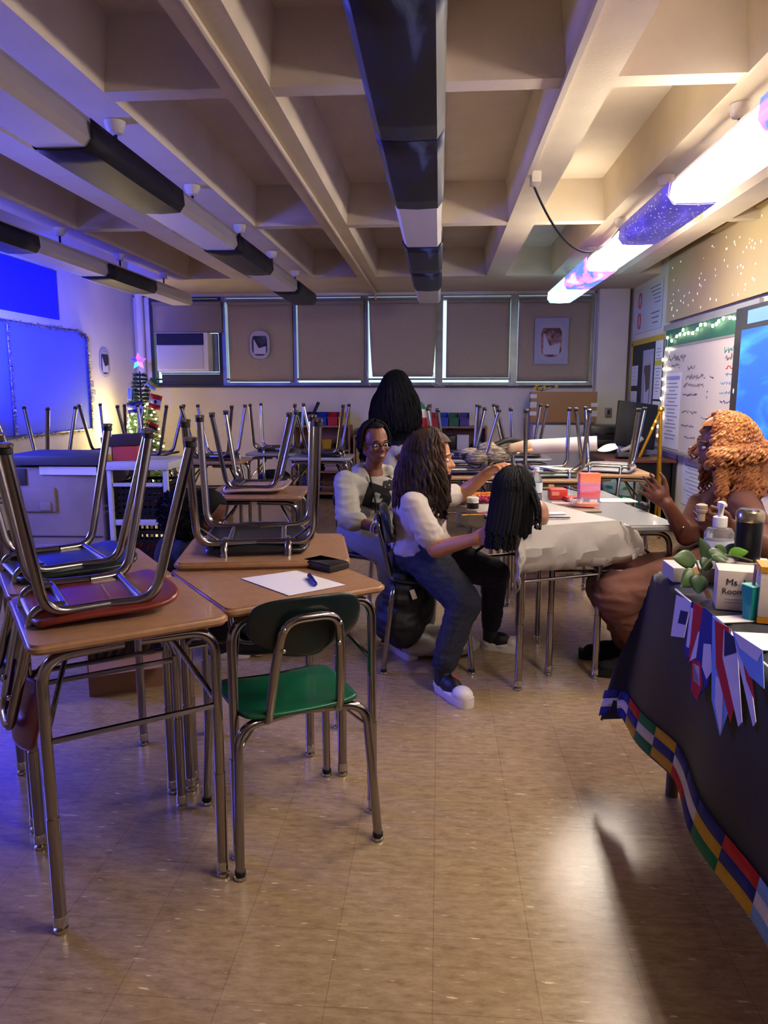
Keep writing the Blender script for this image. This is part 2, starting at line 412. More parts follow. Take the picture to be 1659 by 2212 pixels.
for rn, (x, segs) in ROWS.items():
    for k in sorted(segs):
        y0 = 1.83 + 1.02 * k; kind = segs[k]
        if y0 + 1.02 < 1.0 and kind != 'L': continue
        far = 5 - k
        where = 'window end' if far == 0 else ('%s from the windows' % ORD[far])
        lit = kind == 'L'
        t = thing('ceiling_light', ('lit white' if lit else ('fabric covered' if kind != '-' else 'unlit bare white')) + ' ceiling light, %s, %s row' % (where, rn), 'ceiling light', (x, y0 + .51, ZF), 0, 'ceiling lights in four rows')
        h = MB(); h.prism([(-.10, .09), (.10, .09), (.085, .125), (-.085, .125)], -.508, .508, T=Matrix(((1, 0, 0, 0), (0, 0, 1, 0), (0, 1, 0, 0), (0, 0, 0, 1))))
        h.build('housing', M_LENSB, t)
        l = MB(); l.prism([(-.095, 0), (.095, 0), (.118, .028), (.108, .09), (-.108, .09), (-.118, .028)], -.506, .506, T=Matrix(((1, 0, 0, 0), (0, 0, 1, 0), (0, 1, 0, 0), (0, 0, 0, 1))))
        l.build('diffuser', M_LIT if lit else M_LENS, t, sharp=25)
        if y0 > -3:
            s = MB(); s.tube([(0, 0, .12), (0, 0, .245)], .008, 8); s.build('stem', M_BLACK, t)
            c = MB(); c.lathe([(.012, -.055), (.03, -.05), (.042, -.02), (.045, 0)], (0, 0, .258), 18); c.build('canopy', M_WALL, t)
        if kind in 'DNSPT':
            m = {'D': G_DARK, 'N': G_DARK2, 'S': G_STAR, 'P': G_PINK, 'T': G_TEAL}[kind]
            nm = {'D': 'dark galaxy print cover', 'N': 'plain navy cover', 'S': 'glowing starry violet cover', 'P': 'glowing pink and blue galaxy cover', 'T': 'glowing pale teal cover'}[kind]
            g = MB()
            def cov(u, v):
                prof = [(-.121, .1), (-.127, .03), (-.1, -.007), (0, -.012), (.1, -.007), (.127, .03), (.121, .1)]
                a = u * 6; i = min(int(a), 5); q = a - i
                sag = -.004 * math.sin(PI * v) if .2 < u < .8 else 0
                return (prof[i][0] * (1 - q) + prof[i + 1][0] * q, (v - .5) * 1.012, prof[i][1] * (1 - q) + prof[i + 1][1] * q + sag)
            g.grid(cov, 12, 6)
            o = g.build('light_cover', m, None, (x, y0 + .51, ZF), solid=.0015)
            tag(o, nm + ' on the light %s, %s row' % (where, rn), 'light cover', 'fabric covers on the ceiling lights')
# surface box + hanging cable
cbx = MB().box((.5, 4.28, ZB - .03), (.05, .11, .06), bev=.006)
cbx.box((.462, 2.0, ZB - .012), (.024, 4.5, .024))
tag(cbx.build('cable_raceway', M_WALL), 'white cable raceway and end box under the right ceiling beam', 'raceway')
pts = []
for i in range(25):
    t = i / 24; a = Vector((.5, 4.33, ZB - .055)); b = Vector((1.12, 5.0, 2.31))
    p = a.lerp(b, t); p.z -= .23 * 4 * t * (1 - t); pts.append(p)
tag(MB().tube(pts, .0065, 8).build('hanging_cable', M_BLACK), 'black cable sagging from the beam box to the right lights', 'cable')
# air conditioner
p = atY(350, 722, D); q = atY(476, 803, D)
ac = thing('air_conditioner', 'white window air conditioner in the left back window', 'air conditioner', ((p.x + q.x) / 2, D, q.z))
wd = q.x - p.x; hg = p.z - q.z
MB().box((-.03, -.1, hg / 2), (wd - .08, .28, hg), bev=.012).build('casing', M_WHITE, ac)
MB().box((-.05, -.245, hg * .36), (wd - .16, .012, hg * .6), bev=.006).build('front_panel', mat('ac panel', (200, 198, 200), .5), ac)
g = MB()
for k in range(7): g.box((-.05, -.246, hg * (.72 + .035 * k)), (wd - .17, .010, .006), m=1)
g.box((-.05, -.243, hg * .83), (wd - .14, .008, hg * .30)); g.build('vent_grille', [M_BLACK, mat('charcoal slats', (40, 40, 46), .5)], ac)
MB().box((wd / 2 - .045, -.03, hg / 2), (.07, .05, hg)).build('side_panel', M_FRAME, ac)
MB().box((0, -.06, -.018), (wd, .06, .02)).build('support_rail', M_FRAME, ac)
MB().box((.02, .03, -.03 - (q.z - .03 - WZ0) / 2), (wd + .10, .03, q.z - .03 - WZ0)).build('filler_panel', M_DKFR, ac)
MB().box((-wd / 2 - .03, .03, hg / 2), (.06, .03, hg)).build('filler_panel', M_DKFR, ac)
# posters shaped like aeroplane windows
M_PLANE = mat('poster window rim', (176, 172, 186), .7)
M_NIGHT = mat('poster dark view', (40, 38, 56), .7, noise=(9, (90, 88, 120), .45, .75))
M_CLOUD = mat('poster cloud', (190, 186, 205), .7)
M_FACE = mat('poster figures', (90, 60, 60), .7, noise=(14, (190, 140, 140), .4, .65))
def flat_T(o, n):   # local (x,y) picture plane placed at o, facing n
    n = Vector(n).normalized(); up = Vector((0, 0, 1)); x = up.cross(n).normalized(); y = n.cross(x)
    return Matrix(((x.x, y.x, n.x, o[0]), (x.y, y.y, n.y, o[1]), (x.z, y.z, n.z, o[2]), (0, 0, 0, 1)))
def portal(lab, o, n, w, h, sheet, view):
    t = thing('window_poster', lab, 'poster', (0, 0, 0)); T = flat_T(o, n)
    if sheet: MB().box((0, 0, .001), (w, h, .002), T=T).build('sheet', mat('poster sheet', (170, 165, 190), .7), t); w *= .8; h *= .88
    MB().prism(rrect(w, h, w * .42, 8), .002, .005, T=T).build('rim', M_PLANE, t)
    MB().prism(rrect(w * .76, h * .78, w * .3, 8, 0, 0), .005, .007, T=T).build('view', view, t)
    k = MB(); k.prism([(-w * .3, -h * .33), (w * .3, -h * .33), (w * .33, -h * .05), (-w * .05, -h * .12), (-w * .28, h * .2), (-w * .3, h * .18)], .007, .0085, T=T)
    k.build('cloud', M_CLOUD, t)
    MB().prism(rrect(w * .6, h * .08, w * .05, 4, 0, h * .36), .007, .009, T=T).build('blind_slit', M_PLANE, t)
    return t
p = atY(561, 745, D - .06); portal('oval aeroplane window poster on the second shade', p, (0, -1, 0), .245, .33, False, M_NIGHT)
p = atY(1191, 737, D - .06); portal('rectangular poster of an aeroplane window with seated figures on the right shade', p, (0, -1, 0), .39, .53, True, M_FACE)
portal('oval aeroplane window poster on the left wall beside the tree', (XL + .003, 8.2, 1.61), (1, 0, 0), .25, .31, False, M_NIGHT)
# ================================================================== CHAIRS AND DESKS
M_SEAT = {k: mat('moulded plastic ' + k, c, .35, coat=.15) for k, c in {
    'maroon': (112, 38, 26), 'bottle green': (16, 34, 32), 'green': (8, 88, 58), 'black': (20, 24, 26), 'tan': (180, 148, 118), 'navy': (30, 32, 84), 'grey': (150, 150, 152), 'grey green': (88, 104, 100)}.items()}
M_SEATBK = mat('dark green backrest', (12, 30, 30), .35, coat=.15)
def seat_fn(u, v):
    x = (u - .5) * 2; y = (v - .5) * 2
    k = 1 / max(1.0, (abs(x) ** 5 + abs(y) ** 5) ** .2)
    wx = .188 * (1 - .06 * (1 - v))
    z = .006 * (x ** 2) + .012 * max(0, -y) ** 3 - .02 * max(0, y) ** 4 - .004
    return (x * k * wx, y * k * .185, .432 + z)
def back_fn(u, v):
    x = (u - .5) * 2; t = v
    hw = .165 * (1 - .55 * max(0, (.55 - t) / .55) ** 2.2) * (1 - .10 * max(0, (t - .75) / .25) ** 2)
    z = .595 + .165 * t + .012 * (1 - x * x) * (t - .3) - .015 * (abs(x) ** 6) * (t > .6)
    return (x * hw, -.205 - .03 * t + .035 * x * x, z)
def make_chair(style, seat_m, back_m, label):
    t = thing('school_chair', label, 'chair', (0, 0, 0), 0, 'school chairs')
    MB().grid(seat_fn, 14, 14).build('seat', seat_m, t, solid=.017, sub=1)
    MB().grid(back_fn, 14, 10).build('backrest', back_m, t, solid=.010, sub=1)
    for sx in (-1, 1):
        for fr in (1, -1):
            foot = (sx * .205, .20 if fr > 0 else -.21, .022)
            if style == 'side': pts = [foot, (sx * .155, .105 if fr > 0 else -.15, .412), (sx * .14, 0, .412)]
            else: pts = [foot, (sx * .188, fr * .165, .408), (0, fr * .13, .412)]
            lg = MB().tube(fillet(pts, .06, 7), .0132, 12).build('leg', M_CHROME, t)
            g = MB(); g.lathe([(.0135, .026), (.0155, .024), (.0155, .012)], foot[:2] + (0,), 12); g.build('foot_sleeve', M_BLACKRUB, lg)
            g = MB(); g.lathe([(.006, .014), (.016, .010), (.018, .003), (.012, 0)], foot[:2] + (0,), 14); g.build('foot_glide', M_GLIDE, lg)
    for q in (-1, 1):
        if style == 'side': MB().tube([(-.14, .09 * q - .01, .412), (.14, .09 * q - .01, .412)], .0115, 10).build('seat_rail', M_CHROME, t)
        else: MB().tube([(q * .09, .135, .412), (q * .09, -.135, .412)], .0115, 10).build('seat_rail', M_CHROME, t)
        if style != 'side': MB().tube([(q * .193, -.175, .34), (q * .12, -.13, .405)], .004, 6).build('brace', M_CHROME, t)
    p = [(-.105, -.10, .41), (-.105, -.168, .405), (-.092, -.215, .60), (-.075, -.243, .715), (.075, -.243, .715), (.092, -.215, .60), (.105, -.168, .405), (.105, -.10, .41)]
    MB().tube(fillet(p, .05, 6), .0128, 12).build('back_frame', M_CHROME, t)
    for sx in (-1, 1):
        for z in (.63, .69): MB().ell((sx * .078, -.232 - (z - .6) * .15, z), .007, 8, 5).build('rivet', M_GLIDE, t)
    return t
M_DESK = mat('tan laminate desktop', (164, 125, 92), .34, noise=(40, (155, 116, 84), .4, .62), coat=.1)
M_DESKG = mat('grey laminate desktop', (150, 152, 152), .25, coat=.2)
M_DESKW = mat('pale wood laminate', (186, 148, 108), .35)
def make_desk(label, cx, cy, deg, w=.5, d=.48, z=.74, top=None, group='classroom desks', name='student_desk', braces=True, thick=.024, rails=(-1, 1)):
    t = thing(name, label, 'desk', (cx, cy, 0), math.radians(deg), group)
    tp = MB()
    bm = bmesh.new()
    vs = [bm.verts.new((p[0], p[1], z - thick)) for p in rrect(w, d, .035, 6)]
    f = bm.faces.new(vs); e = bmesh.ops.extrude_face_region(bm, geom=[f])
    for v in e['geom']:
        if isinstance(v, bmesh.types.BMVert): v.co.z = z
    bmesh.ops.recalc_face_normals(bm, faces=bm.faces)
    ed = [x for x in bm.edges if abs(x.verts[0].co.z - x.verts[1].co.z) < 1e-6 and len(x.link_faces) == 2]
    bmesh.ops.bevel(bm, geom=ed, offset=.008, segments=3, affect='EDGES')
    bm.verts.index_update(); tp.add([v.co.copy() for v in bm.verts], [[v.index for v in f.verts] for f in bm.faces]); bm.free()
    tp.build('desktop', top or M_DESK, t, sharp=50)
    hx, hy = w / 2 - .03, d / 2 - .05
    for sx in (-1, 1):
        for sy in (-1, 1):
            lg = MB().tube(fillet([(sx * hx, sy * hy, .03), (sx * hx, sy * hy, z - .045), (sx * .02, sy * hy, z - .04)], .07, 8), .0135, 12).build('leg', M_CHROME, t)
            MB().tube([(sx * hx, sy * hy, .022), (sx * hx, sy * hy, .30)], .0152, 12).build('leg_insert', M_CHROME, lg)
            g = MB(); g.lathe([(.0155, .045), (.017, .04), (.017, .018), (.012, .014), (.006, .012), (.017, .009), (.018, .003), (.012, 0)], (sx * hx, sy * hy, 0), 14); g.build('foot_glide', M_GLIDE, lg)
    for sy in rails: MB().tube([(-hx, sy * hy, .49), (hx, sy * hy, .49)], .008, 8).build('stretcher', M_CHROME, t)
    if braces:
        for sx in (-1, 1): MB().tube(fillet([(sx * hx, -hy, .50), (sx * .05 + sx * .06, 0, z - .055), (sx * hx, hy, .50)], .05), .007, 8).build('brace', M_CHROME, t)
    u = MB(); u.box((0, 0, z - thick - .008), (w * .55, d * .7, .014)); u.build('underside_plate', M_BLACK, t)
    return t
def corner(NR, deg, w, d):
    a = math.radians(deg); u = Vector((math.cos(a), math.sin(a))); v = Vector((-math.sin(a), math.cos(a)))
    c = Vector(NR) - u * w / 2 + v * d / 2
    return c.x, c.y
def on_desk(cx, cy, deg, ox, oy):
    a = math.radians(deg)
    return (cx + ox * math.cos(a) - oy * math.sin(a), cy + ox * math.sin(a) + oy * math.cos(a))
# --- front left desks
A = corner((-.518, 1.772), 35.5, .47, .49); B_ = corner((-.518 - .495 * .581, 1.772 + .495 * .814), 35.5, .47, .49)
Cc = corner((-.142, 2.11), 36.5, .5, .53); Dd = corner((-.279, 2.306), 10, .56, .46)
make_desk('tan desk at the front left with the maroon chair upside down on it', *A, 35.5, .47, .49)
make_desk('tan desk behind the front left desk, under an upturned bottle green chair', *B_, 35.5, .47, .49)
make_desk('tan desk with the sheet of paper and pen, above the green chair', *Cc, 36.5, .5, .53, rails=(1,))
make_desk('tan desk with the upturned black chair, behind the desk with the paper', *Dd, 10, .56, .46, .766)
ch_side = make_chair('side', M_SEAT['maroon'], M_SEAT['maroon'], 'maroon chair upside down on the front left desk')
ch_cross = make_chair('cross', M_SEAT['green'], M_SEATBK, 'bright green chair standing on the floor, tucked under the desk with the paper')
def upturn(proto, label, cx, cy, deg, z, col, back=None, first=False):
    swap = {'seat': M_SEAT[col], 'backrest': M_SEAT[back or col]}
    loc = (cx, cy, z + .449); rot = (0, PI, math.radians(deg))
    if first:
        proto.location = loc; proto.rotation_euler = rot; return proto
    return dup(proto, label, loc, rot, 'school chairs', swap)
ax, ay = on_desk(*A, 35.5, -.03, .03)
upturn(ch_side, '', ax, ay, 35.5 - 90, .74, 'maroon', first=True)
bx, by = on_desk(*B_, 35.5, -.03, .02)
upturn(ch_side, 'bottle green chair upside down on the desk behind the maroon chair', bx, by, 35.5 - 90 + 5, .74, 'bottle green')
dx, dy = on_desk(*Dd, 10, -.03, .03)
upturn(ch_cross, 'black chair upside down on the desk behind the sheet of paper', dx, dy, 10 + 2, .766, 'black')
# green chair on the floor (rear feet nearest the camera)
ch_cross.location = (-.50 + .174 - .205 * .5 - .02, 1.79 + .10 + .205 * .866, 0); ch_cross.rotation_euler = (0, 0, math.radians(30))
# --- desks and upturned chairs further back
BACK = [
    ('tan', 'tan chair upside down on the desk behind the black upturned chair', 'desk under the tan upturned chair', -1.02, 4.12, 4, -84, M_DESK, .74),
    ('black', 'upturned black chair just right of the decorated tree', 'desk under the upturned chair just right of the decorated tree', -1.86, 6.05, 3, 90, M_DESK, .74),
    ('black', 'upturned black chair left of the coloured bins, second desk from the tree', 'desk second from the tree, left of the coloured bins', -1.5, 6.85, 0, 0, M_DESKG, .74),
    ('black', 'upturned black chair in front of the left coloured bins', 'desk in front of the left coloured bins', -1.02, 6.45, 0, 90, M_DESKG, .74),
    ('bottle green', 'upturned chair standing between the cart and the tree', 'desk between the cart and the tree', -2.42, 6.15, 0, -90, M_DESK, .74),
    ('black', 'upturned chair behind the left end of the beige cabinet', 'desk behind the left end of the beige cabinet', -3.0, 5.35, 0, 90, M_DESK, .74),
    ('black', 'upturned chair in front of the lower right corner of the blue board', 'desk in front of the lower right corner of the blue board', -2.95, 6.55, 0, 180, M_DESK, .74),
    ('navy', 'navy chair upside down beside the curly haired girl, holding the full clear bag', 'desk under the navy chair and the full clear bag', .16, 5.15, 4, -80, M_DESKW, .74),
    ('grey green', 'grey green chair upside down with loose papers on it', 'desk under the grey green upturned chair', .72, 5.02, 3, 8, M_DESKW, .74),
    ('grey', 'grey chair upside down at the right end behind the pink and blue box', 'desk at the right end under the grey upturned chair', 1.2, 5.35, 0, -20, M_DESKW, .74),
    ('navy', 'upturned chair in front of the right coloured bins', 'desk in front of the right coloured bins', .12, 6.35, 0, 0, M_DESKG, .74),
    ('black', 'upturned chair left of the cardboard box, under the back wall', 'desk left of the cardboard box near the back wall', .68, 6.5, 0, 90, M_DESKG, .74)]
for col, l1, l2, x, y, deg, cdeg, tm, z in BACK:
    make_desk(l2, x, y, deg, .54, .46, z, tm)
    upturn(ch_side if cdeg not in (8, 0) else ch_cross, l1, x, y, cdeg, z, col)
# --- middle tables
G1 = (.34 + .23 * .927 - .30 * .375, 3.08 + .23 * .375 + .30 * .927)
make_desk('desk wrapped in white paper in the middle of the room', *G1, 24, .46, .6, .738, M_DESKG, name='student_desk')
make_desk('bare grey table at the right of the white paper covered desk', .745, 3.66, 8, .60, .70, .708, M_DESKG, name='work_table', thick=.03)
make_desk('grey desk behind the grey table, under the pink and blue box', .72, 4.27, 6, .6, .5, .708, M_DESKG, name='work_table', thick=.03)
# --- seated people's chairs (upright)
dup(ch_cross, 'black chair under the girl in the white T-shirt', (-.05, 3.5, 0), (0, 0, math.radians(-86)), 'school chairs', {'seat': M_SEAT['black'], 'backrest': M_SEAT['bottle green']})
dup(ch_side, 'dark chair under the girl in the grey hoodie', (-.33, 4.02, 0), (0, 0, math.radians(-120)), 'school chairs', {'seat': M_SEAT['black'], 'backrest': M_SEAT['black']})
dup(ch_side, 'chair under the woman in the brown dress', (1.50, 3.18, 0), (0, 0, math.radians(75)), 'school chairs', {'seat': M_SEAT['black'], 'backrest': M_SEAT['black']})
# ---------------------------------------------------------------- big table on the right with the black flag trimmed cloth
TX0, TX1, TY0, TY1, TZ = .70, 1.62, .25, 2.36, .735
tb = thing('banquet_table', 'long table at the right under a black flag trimmed cloth', 'table', ((TX0 + TX1) / 2, (TY0 + TY1) / 2, 0))
MB().box((0, 0, TZ - .016), (TX1 - TX0, TY1 - TY0, .03), bev=.008).build('tabletop', M_DESKW, tb)
for sx in (-1, 1):
    for sy in (-1, 1):
        c = ((TX1 - TX0) / 2 * sx - sx * .07, (TY1 - TY0) / 2 * sy - sy * .06, .36)
        MB().tube([(c[0], c[1], 0), (c[0], c[1], TZ - .03)], .02, 12).build('leg', mat('brown steel', (70, 60, 52), .5, .4), tb)
M_CLOTH = mat('black cloth', (15, 15, 20), .9, sheen=.2, bump=.1, bscale=300)
def cloth_pt(s, t, dz=0.0, out=0.0):
    # s: across X (negative = hanging over the left edge), t: along Y from near end to far end (beyond TY1 = hanging over the far end)
    ex = max(0, -s); ey = max(0, t - TY1); x = TX0 + max(0, s); y = min(t, TY1)
    fold = .5 + .5 * math.sin(t * 9.0) * math.cos(t * 3.1 + 1)
    h = max(ex, ey) + .10 * min(ex, ey)
    z = TZ + .006 - h * .98
    x -= ex * (.10 + .10 * fold) + .012 * (ex > 0) + (.10 * min(ex, ey) if ey > 0 else 0)
    y += ey * (.09 + .05 * math.sin(s * 11)) + (.05 * min(ex, ey) if ex > 0 else 0)
    return Vector((x - out, y + (out if ey > 0 else 0), max(z, .03) + dz))
def hang(t): return .47 + .05 * max(0, min(1, (t - 1.9) / .4)) + .16 * max(0, min(1, (1.15 - t) / .5))
cl = MB()
cl.grid(lambda u, v: cloth_pt(-hang(TY0 + v * 2.6) + u * (hang(TY0 + v * 2.6) + TX1 - TX0), TY0 + v * (TY1 - TY0 + .42)), 40, 70)
clo = cl.build('tablecloth', M_CLOTH, None, solid=.003, sharp=70)
tag(clo, 'black tablecloth with a border of flags on the right hand table', 'tablecloth')
FC = {'r': (176, 24, 30), 'b': (24, 34, 120), 'w': (200, 198, 206), 'y': (190, 150, 40), 'g': (20, 110, 70), 'l': (110, 150, 210), 'k': (16, 16, 20), 'n': (20, 26, 70)}
FM = {k: mat('flag cloth ' + k, v, .8) for k, v in FC.items()}
FK = list(FC)
bd = MB()
seq = ['yby', 'bwb', 'ybr', 'rwr', 'gwr', 'bwb', 'rkg', 'lwl', 'ybr', 'gyb', 'bwb', 'rwb', 'yby', 'gwg', 'ybr', 'bwb']
NSEG = 16
for i in range(NSEG):
    t0 = TY0 + 2.2 * i / NSEG; t1 = TY0 + 2.2 * (i + 1) / NSEG
    for j, c in enumerate(seq[i]):
        def fb(u, v, t0=t0, t1=t1, j=j):
            t = t0 + (t1 - t0) * v; hh = hang(t) - .005
            return cloth_pt(-(hh - .03 * (j + u)), t, 0, .006)
        bd.grid(fb, 1, 4, FK.index(c))
# the corner flap: red and blue quarters beside a blue white blue band
for j, c in enumerate('bwb'):
    bd.grid(lambda u, v, j=j: cloth_pt(-(hang(2.2) - .03 * (j + u)), 2.45 + .0 + .26 * v, 0, .006), 1, 4, FK.index(c))
for j, c in enumerate('rw'):
    bd.grid(lambda u, v, j=j: cloth_pt(-(hang(2.2) - .045 * (j + u)), 2.71 + .06 * v, 0, .006), 1, 3, FK.index(c))
bo = bd.build('flag_border', [FM[k] for k in FK], clo, solid=.001)
# bunting pinned along the table edge
bt = thing('flag_bunting', 'string of pointed country flags hanging from the edge of the black table', 'bunting', (TX0, 1.8, .74))
P0 = Vector((TX0 - .02, 0, .74)); PN = Vector((1, 0, -.20)).normalized()
def onp(x, y, off=0):
    d = _ray(x, y); k = (P0 - PN * off - CAM).dot(PN) / d.dot(PN); return CAM + d * k - Vector((TX0, 1.8, .74))
PEN = [([(1462, 1285), (1495, 1300), (1478, 1378), (1450, 1374)], 'w', [([(1470, 1318), (1486, 1322), (1480, 1350), (1464, 1346)], 'n')]),
       ([(1495, 1298), (1520, 1316), (1486, 1428), (1478, 1405)], 'b', [([(1492, 1312), (1506, 1318), (1488, 1400), (1482, 1396)], 'w')]),
       ([(1500, 1300), (1545, 1330), (1512, 1420), (1488, 1432)], 'r', [([(1508, 1365), (1518, 1362), (1505, 1420), (1490, 1428)], 'w')]),
       ([(1520, 1310), (1562, 1345), (1530, 1480), (1502, 1515), (1490, 1480), (1505, 1420)], 'b', [([(1520, 1390), (1536, 1392), (1538, 1450), (1526, 1468), (1516, 1440)], 'w'), ([(1495, 1425), (1513, 1430), (1518, 1480), (1505, 1515), (1492, 1490)], 'r'), ([(1496, 1432), (1510, 1440), (1512, 1482), (1498, 1470)], 'w')]),
       ([(1540, 1330), (1580, 1360), (1572, 1540), (1556, 1590), (1538, 1510)], 'l', [([(1546, 1460), (1562, 1470), (1560, 1560), (1556, 1588), (1544, 1520)], 'w')]),
       ([(1545, 1340), (1576, 1356), (1592, 1500), (1578, 1560), (1548, 1440)], 'r', []),
       ([(1565, 1360), (1592, 1380), (1604, 1560), (1596, 1570), (1562, 1420)], 'w', [([(1565, 1360), (1592, 1380), (1590, 1410), (1564, 1418)], 'n')]),
       ([(1588, 1380), (1615, 1410), (1634, 1560), (1628, 1570), (1598, 1440)], 'w', [([(1600, 1405), (1622, 1450), (1632, 1520), (1612, 1470)], 'r')]),
       ([(1582, 1362), (1648, 1405), (1652, 1488), (1620, 1460), (1600, 1420)], 'l', [([(1582, 1362), (1648, 1405), (1636, 1430), (1598, 1400)], 'w')])]
for i, (poly, c, subs) in enumerate(PEN):
    g = MB(); q = [onp(*p, .004 + .003 * i) for p in poly]; n = len(q)
    q2 = [p - PN * .0015 for p in q]
    g.add(q + q2, [tuple(range(n)), tuple(range(n, 2 * n))[::-1]] + [(k, (k + 1) % n, n + (k + 1) % n, n + k) for k in range(n)])
    pn = g.build('pennant', FM[c], bt)
    for sp, sc in subs:
        g = MB(); q = [onp(*p, .0065 + .003 * i) for p in sp]
        g.add(q, [tuple(range(len(q)))]); g.build('stripe', FM[sc], pn)
MB().tube([Vector((-.025, .30, .004)), Vector((-.024, -.1, .004)), Vector((-.022, -.9, .004))], .003, 6).build('string', M_CORD, bt)
# white paper over the middle desk
M_WRAP = mat('white butcher paper', (168, 163, 156), .5, bump=.2, bscale=16)
pw = MB(); a = math.radians(24); ux = Vector((math.cos(a), math.sin(a), 0)); vy = Vector((-math.sin(a), math.cos(a), 0)); NL = Vector((G1[0], G1[1], .742)) - ux * .235 - vy * .305
rp = random.Random(3)
SS = [-.13, -.10, -.07, -.035, -.008, .0] + [.47 * k / 12 for k in range(1, 12)] + [.47, .48, .50, .525, .55, .575, .60]
TT = [-.20, -.165, -.13, -.095, -.06, -.03, -.008, .0] + [.63 * k / 14 for k in range(1, 15)]
def wrap(s, t):
    e1 = max(0, -s); e2 = max(0, s - .47); e3 = max(0, -t)
    p = NL + ux * min(max(s, 0), .47) + vy * max(t, 0)
    hgt = e1 + e2 + e3
    p = p - ux * (e1 * .10) - vy * (e3 * .10 + .02 * math.sin(min(1, e3 / .2) * PI)) + ux * (e2 * .45)
    p.z -= e1 * .97 + e3 * .97 + e2 * (.55 if t > 0 else .2)
    if e1 and e3: p.z += .35 * min(e1, e3); p = p - (ux + vy) * .03 * min(1, e1 * e3 * 400)
    if e2 and e3: p = p + ux * e3 * .35; p.z += .5 * min(e2, e3)
    if e1 and t > .02: p.z += e1 * (.45 - .9 * abs(t - .25))
    k = min(1, hgt * 9)
    q = .013 * k + (.0012 if hgt == 0 else 0)
    p += Vector((rp.uniform(-q, q), rp.uniform(-q, q), rp.uniform(0, q * .7)))
    return p
vs = [wrap(s_, t_) for s_ in SS for t_ in TT]; nT = len(TT)
pw.add(vs, [(i * nT + k, (i + 1) * nT + k, (i + 1) * nT + k + 1, i * nT + k + 1) for i in range(len(SS) - 1) for k in range(nT - 1)])
tag(pw.build('paper_tablecloth', M_WRAP, None, solid=.0012, sharp=17), 'white crumpled paper wrapped over the middle desk', 'paper cover')
# ================================================================== LEFT WALL
def wallL(x, y, off=0.0): p = atX(x, y, XL + off); return p
M_BOARD = mat('blue board paper', (96, 110, 205), .75)
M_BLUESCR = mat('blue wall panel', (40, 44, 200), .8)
M_TINSEL = mat('silver tinsel', (170, 168, 185), .25, .8, noise=(90, (90, 90, 130), .4, .6))
bb = thing('bulletin_board', 'blue bulletin board with a silver garland edge on the left wall', 'bulletin board', (XL, 6.75, .88))
y0, y1, z0, z1 = 5.0, 7.75, .90, 1.90
MB().box((.012, (y0 + y1) / 2 - 6.75, (z0 + z1) / 2 - .88), (.024, y1 - y0, z1 - z0)).build('panel', M_BOARD, bb)
rt = random.Random(5)
def tinsel(mb, pts, r, n):
    for i in range(n):
        f = rt.random() * (len(pts) - 1); i0 = int(f); p = Vector(pts[i0]).lerp(Vector(pts[i0 + 1]), f - i0)
        d = Vector((rt.uniform(0, 1), rt.uniform(-1, 1), rt.uniform(-1, 1))).normalized() * r * rt.uniform(.6, 1.1)
        e = Vector((rt.uniform(-.2, 1), rt.uniform(-1, 1), rt.uniform(-1, 1))).normalized() * .008
        mb.add([p, p + d, p + d * .8 + e], [(0, 1, 2)])
for nm, pts in (('garland', [(.03, 5.0 - 6.75, 1.02), (.03, 6.9 - 6.75, 1.02), (.03, 7.5 - 6.75, 1.03), (.03, 7.72 - 6.75, .98)]), ('garland', [(.03, 7.74 - 6.75, .98), (.03, 7.74 - 6.75, .02)]), ('garland', [(.03, 7.72 - 6.75, .02), (.03, 6.4 - 6.75, .02), (.03, 5 - 6.75, .02)]), ('garland', [(.03, 6.28 - 6.75, 1.0), (.03, 6.28 - 6.75, .02)])):
    g = MB(); g.tube(pts, .012, 6); tinsel(g, pts, .035, 500); o = g.build(nm, M_TINSEL, bb); o['kind'] = 'stuff'
M_WARMB = mat('warm bulb', (255, 240, 200), .4, emit=(255, 220, 140), estr=9)
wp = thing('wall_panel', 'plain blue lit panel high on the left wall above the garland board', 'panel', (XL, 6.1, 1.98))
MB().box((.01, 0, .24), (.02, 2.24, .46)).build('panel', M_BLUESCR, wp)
for i, (x, y) in enumerate(((197, 830), (201, 848), (199, 862))):
    p = wallL(x, y)
    tag(MB().box((XL + .003, p.y, p.z), (.004, .11, .05 if i else .06)).build('wall_note', mat('pale note', (150, 150, 185), .8), None), ['blue paper note, topmost of three on the wall left of the tree', 'middle of three small notes on the wall left of the tree', 'lowest of three small notes on the wall left of the tree'][i], 'note')
# ================================================================== TREE
tx, ty = -3.37, 8.25
tr = thing('decorated_tree', 'slim decorated evergreen tree with glowing yellow lights and a star in the back left corner', 'tree', (tx, ty, 0))
M_NEEDLE = mat('evergreen needles', (18, 52, 34), .7, noise=(30, (34, 78, 40), .4, .6))
M_TRUNK = mat('tree trunk', (52, 38, 26), .8)
fo = MB(); rr_ = random.Random(11)
HT = 1.52
for k in range(30):
    z = .26 + (HT - .26) * k / 30; R = .30 * (1 - (z - .2) / (HT - .15)) + .035
    nb = int(15 - k * .25)
    for j in range(nb):
        a = 2 * PI * (j + rr_.random() * .6) / nb; L = R * rr_.uniform(.82, 1.1)
        dr = Vector((math.cos(a), math.sin(a), -.18 + rr_.uniform(-.08, .12)))
        base = Vector((0, 0, z)); tip = base + dr * L
        for q in range(22):
            f = .25 + .75 * q / 22; p = base.lerp(tip, f)
            for s in (-1, 1):
                d = Vector((-dr.y * s, dr.x * s, .35 + rr_.uniform(-.5, .5))) * .045 + dr * .03
                w = Vector((0, 0, .0035))
                fo.add([p - w, p + w, p + d], [(0, 1, 2)])
        fo.tube([base + dr * .02, tip], .003, 4)
fo.build('foliage', M_NEEDLE, tr)
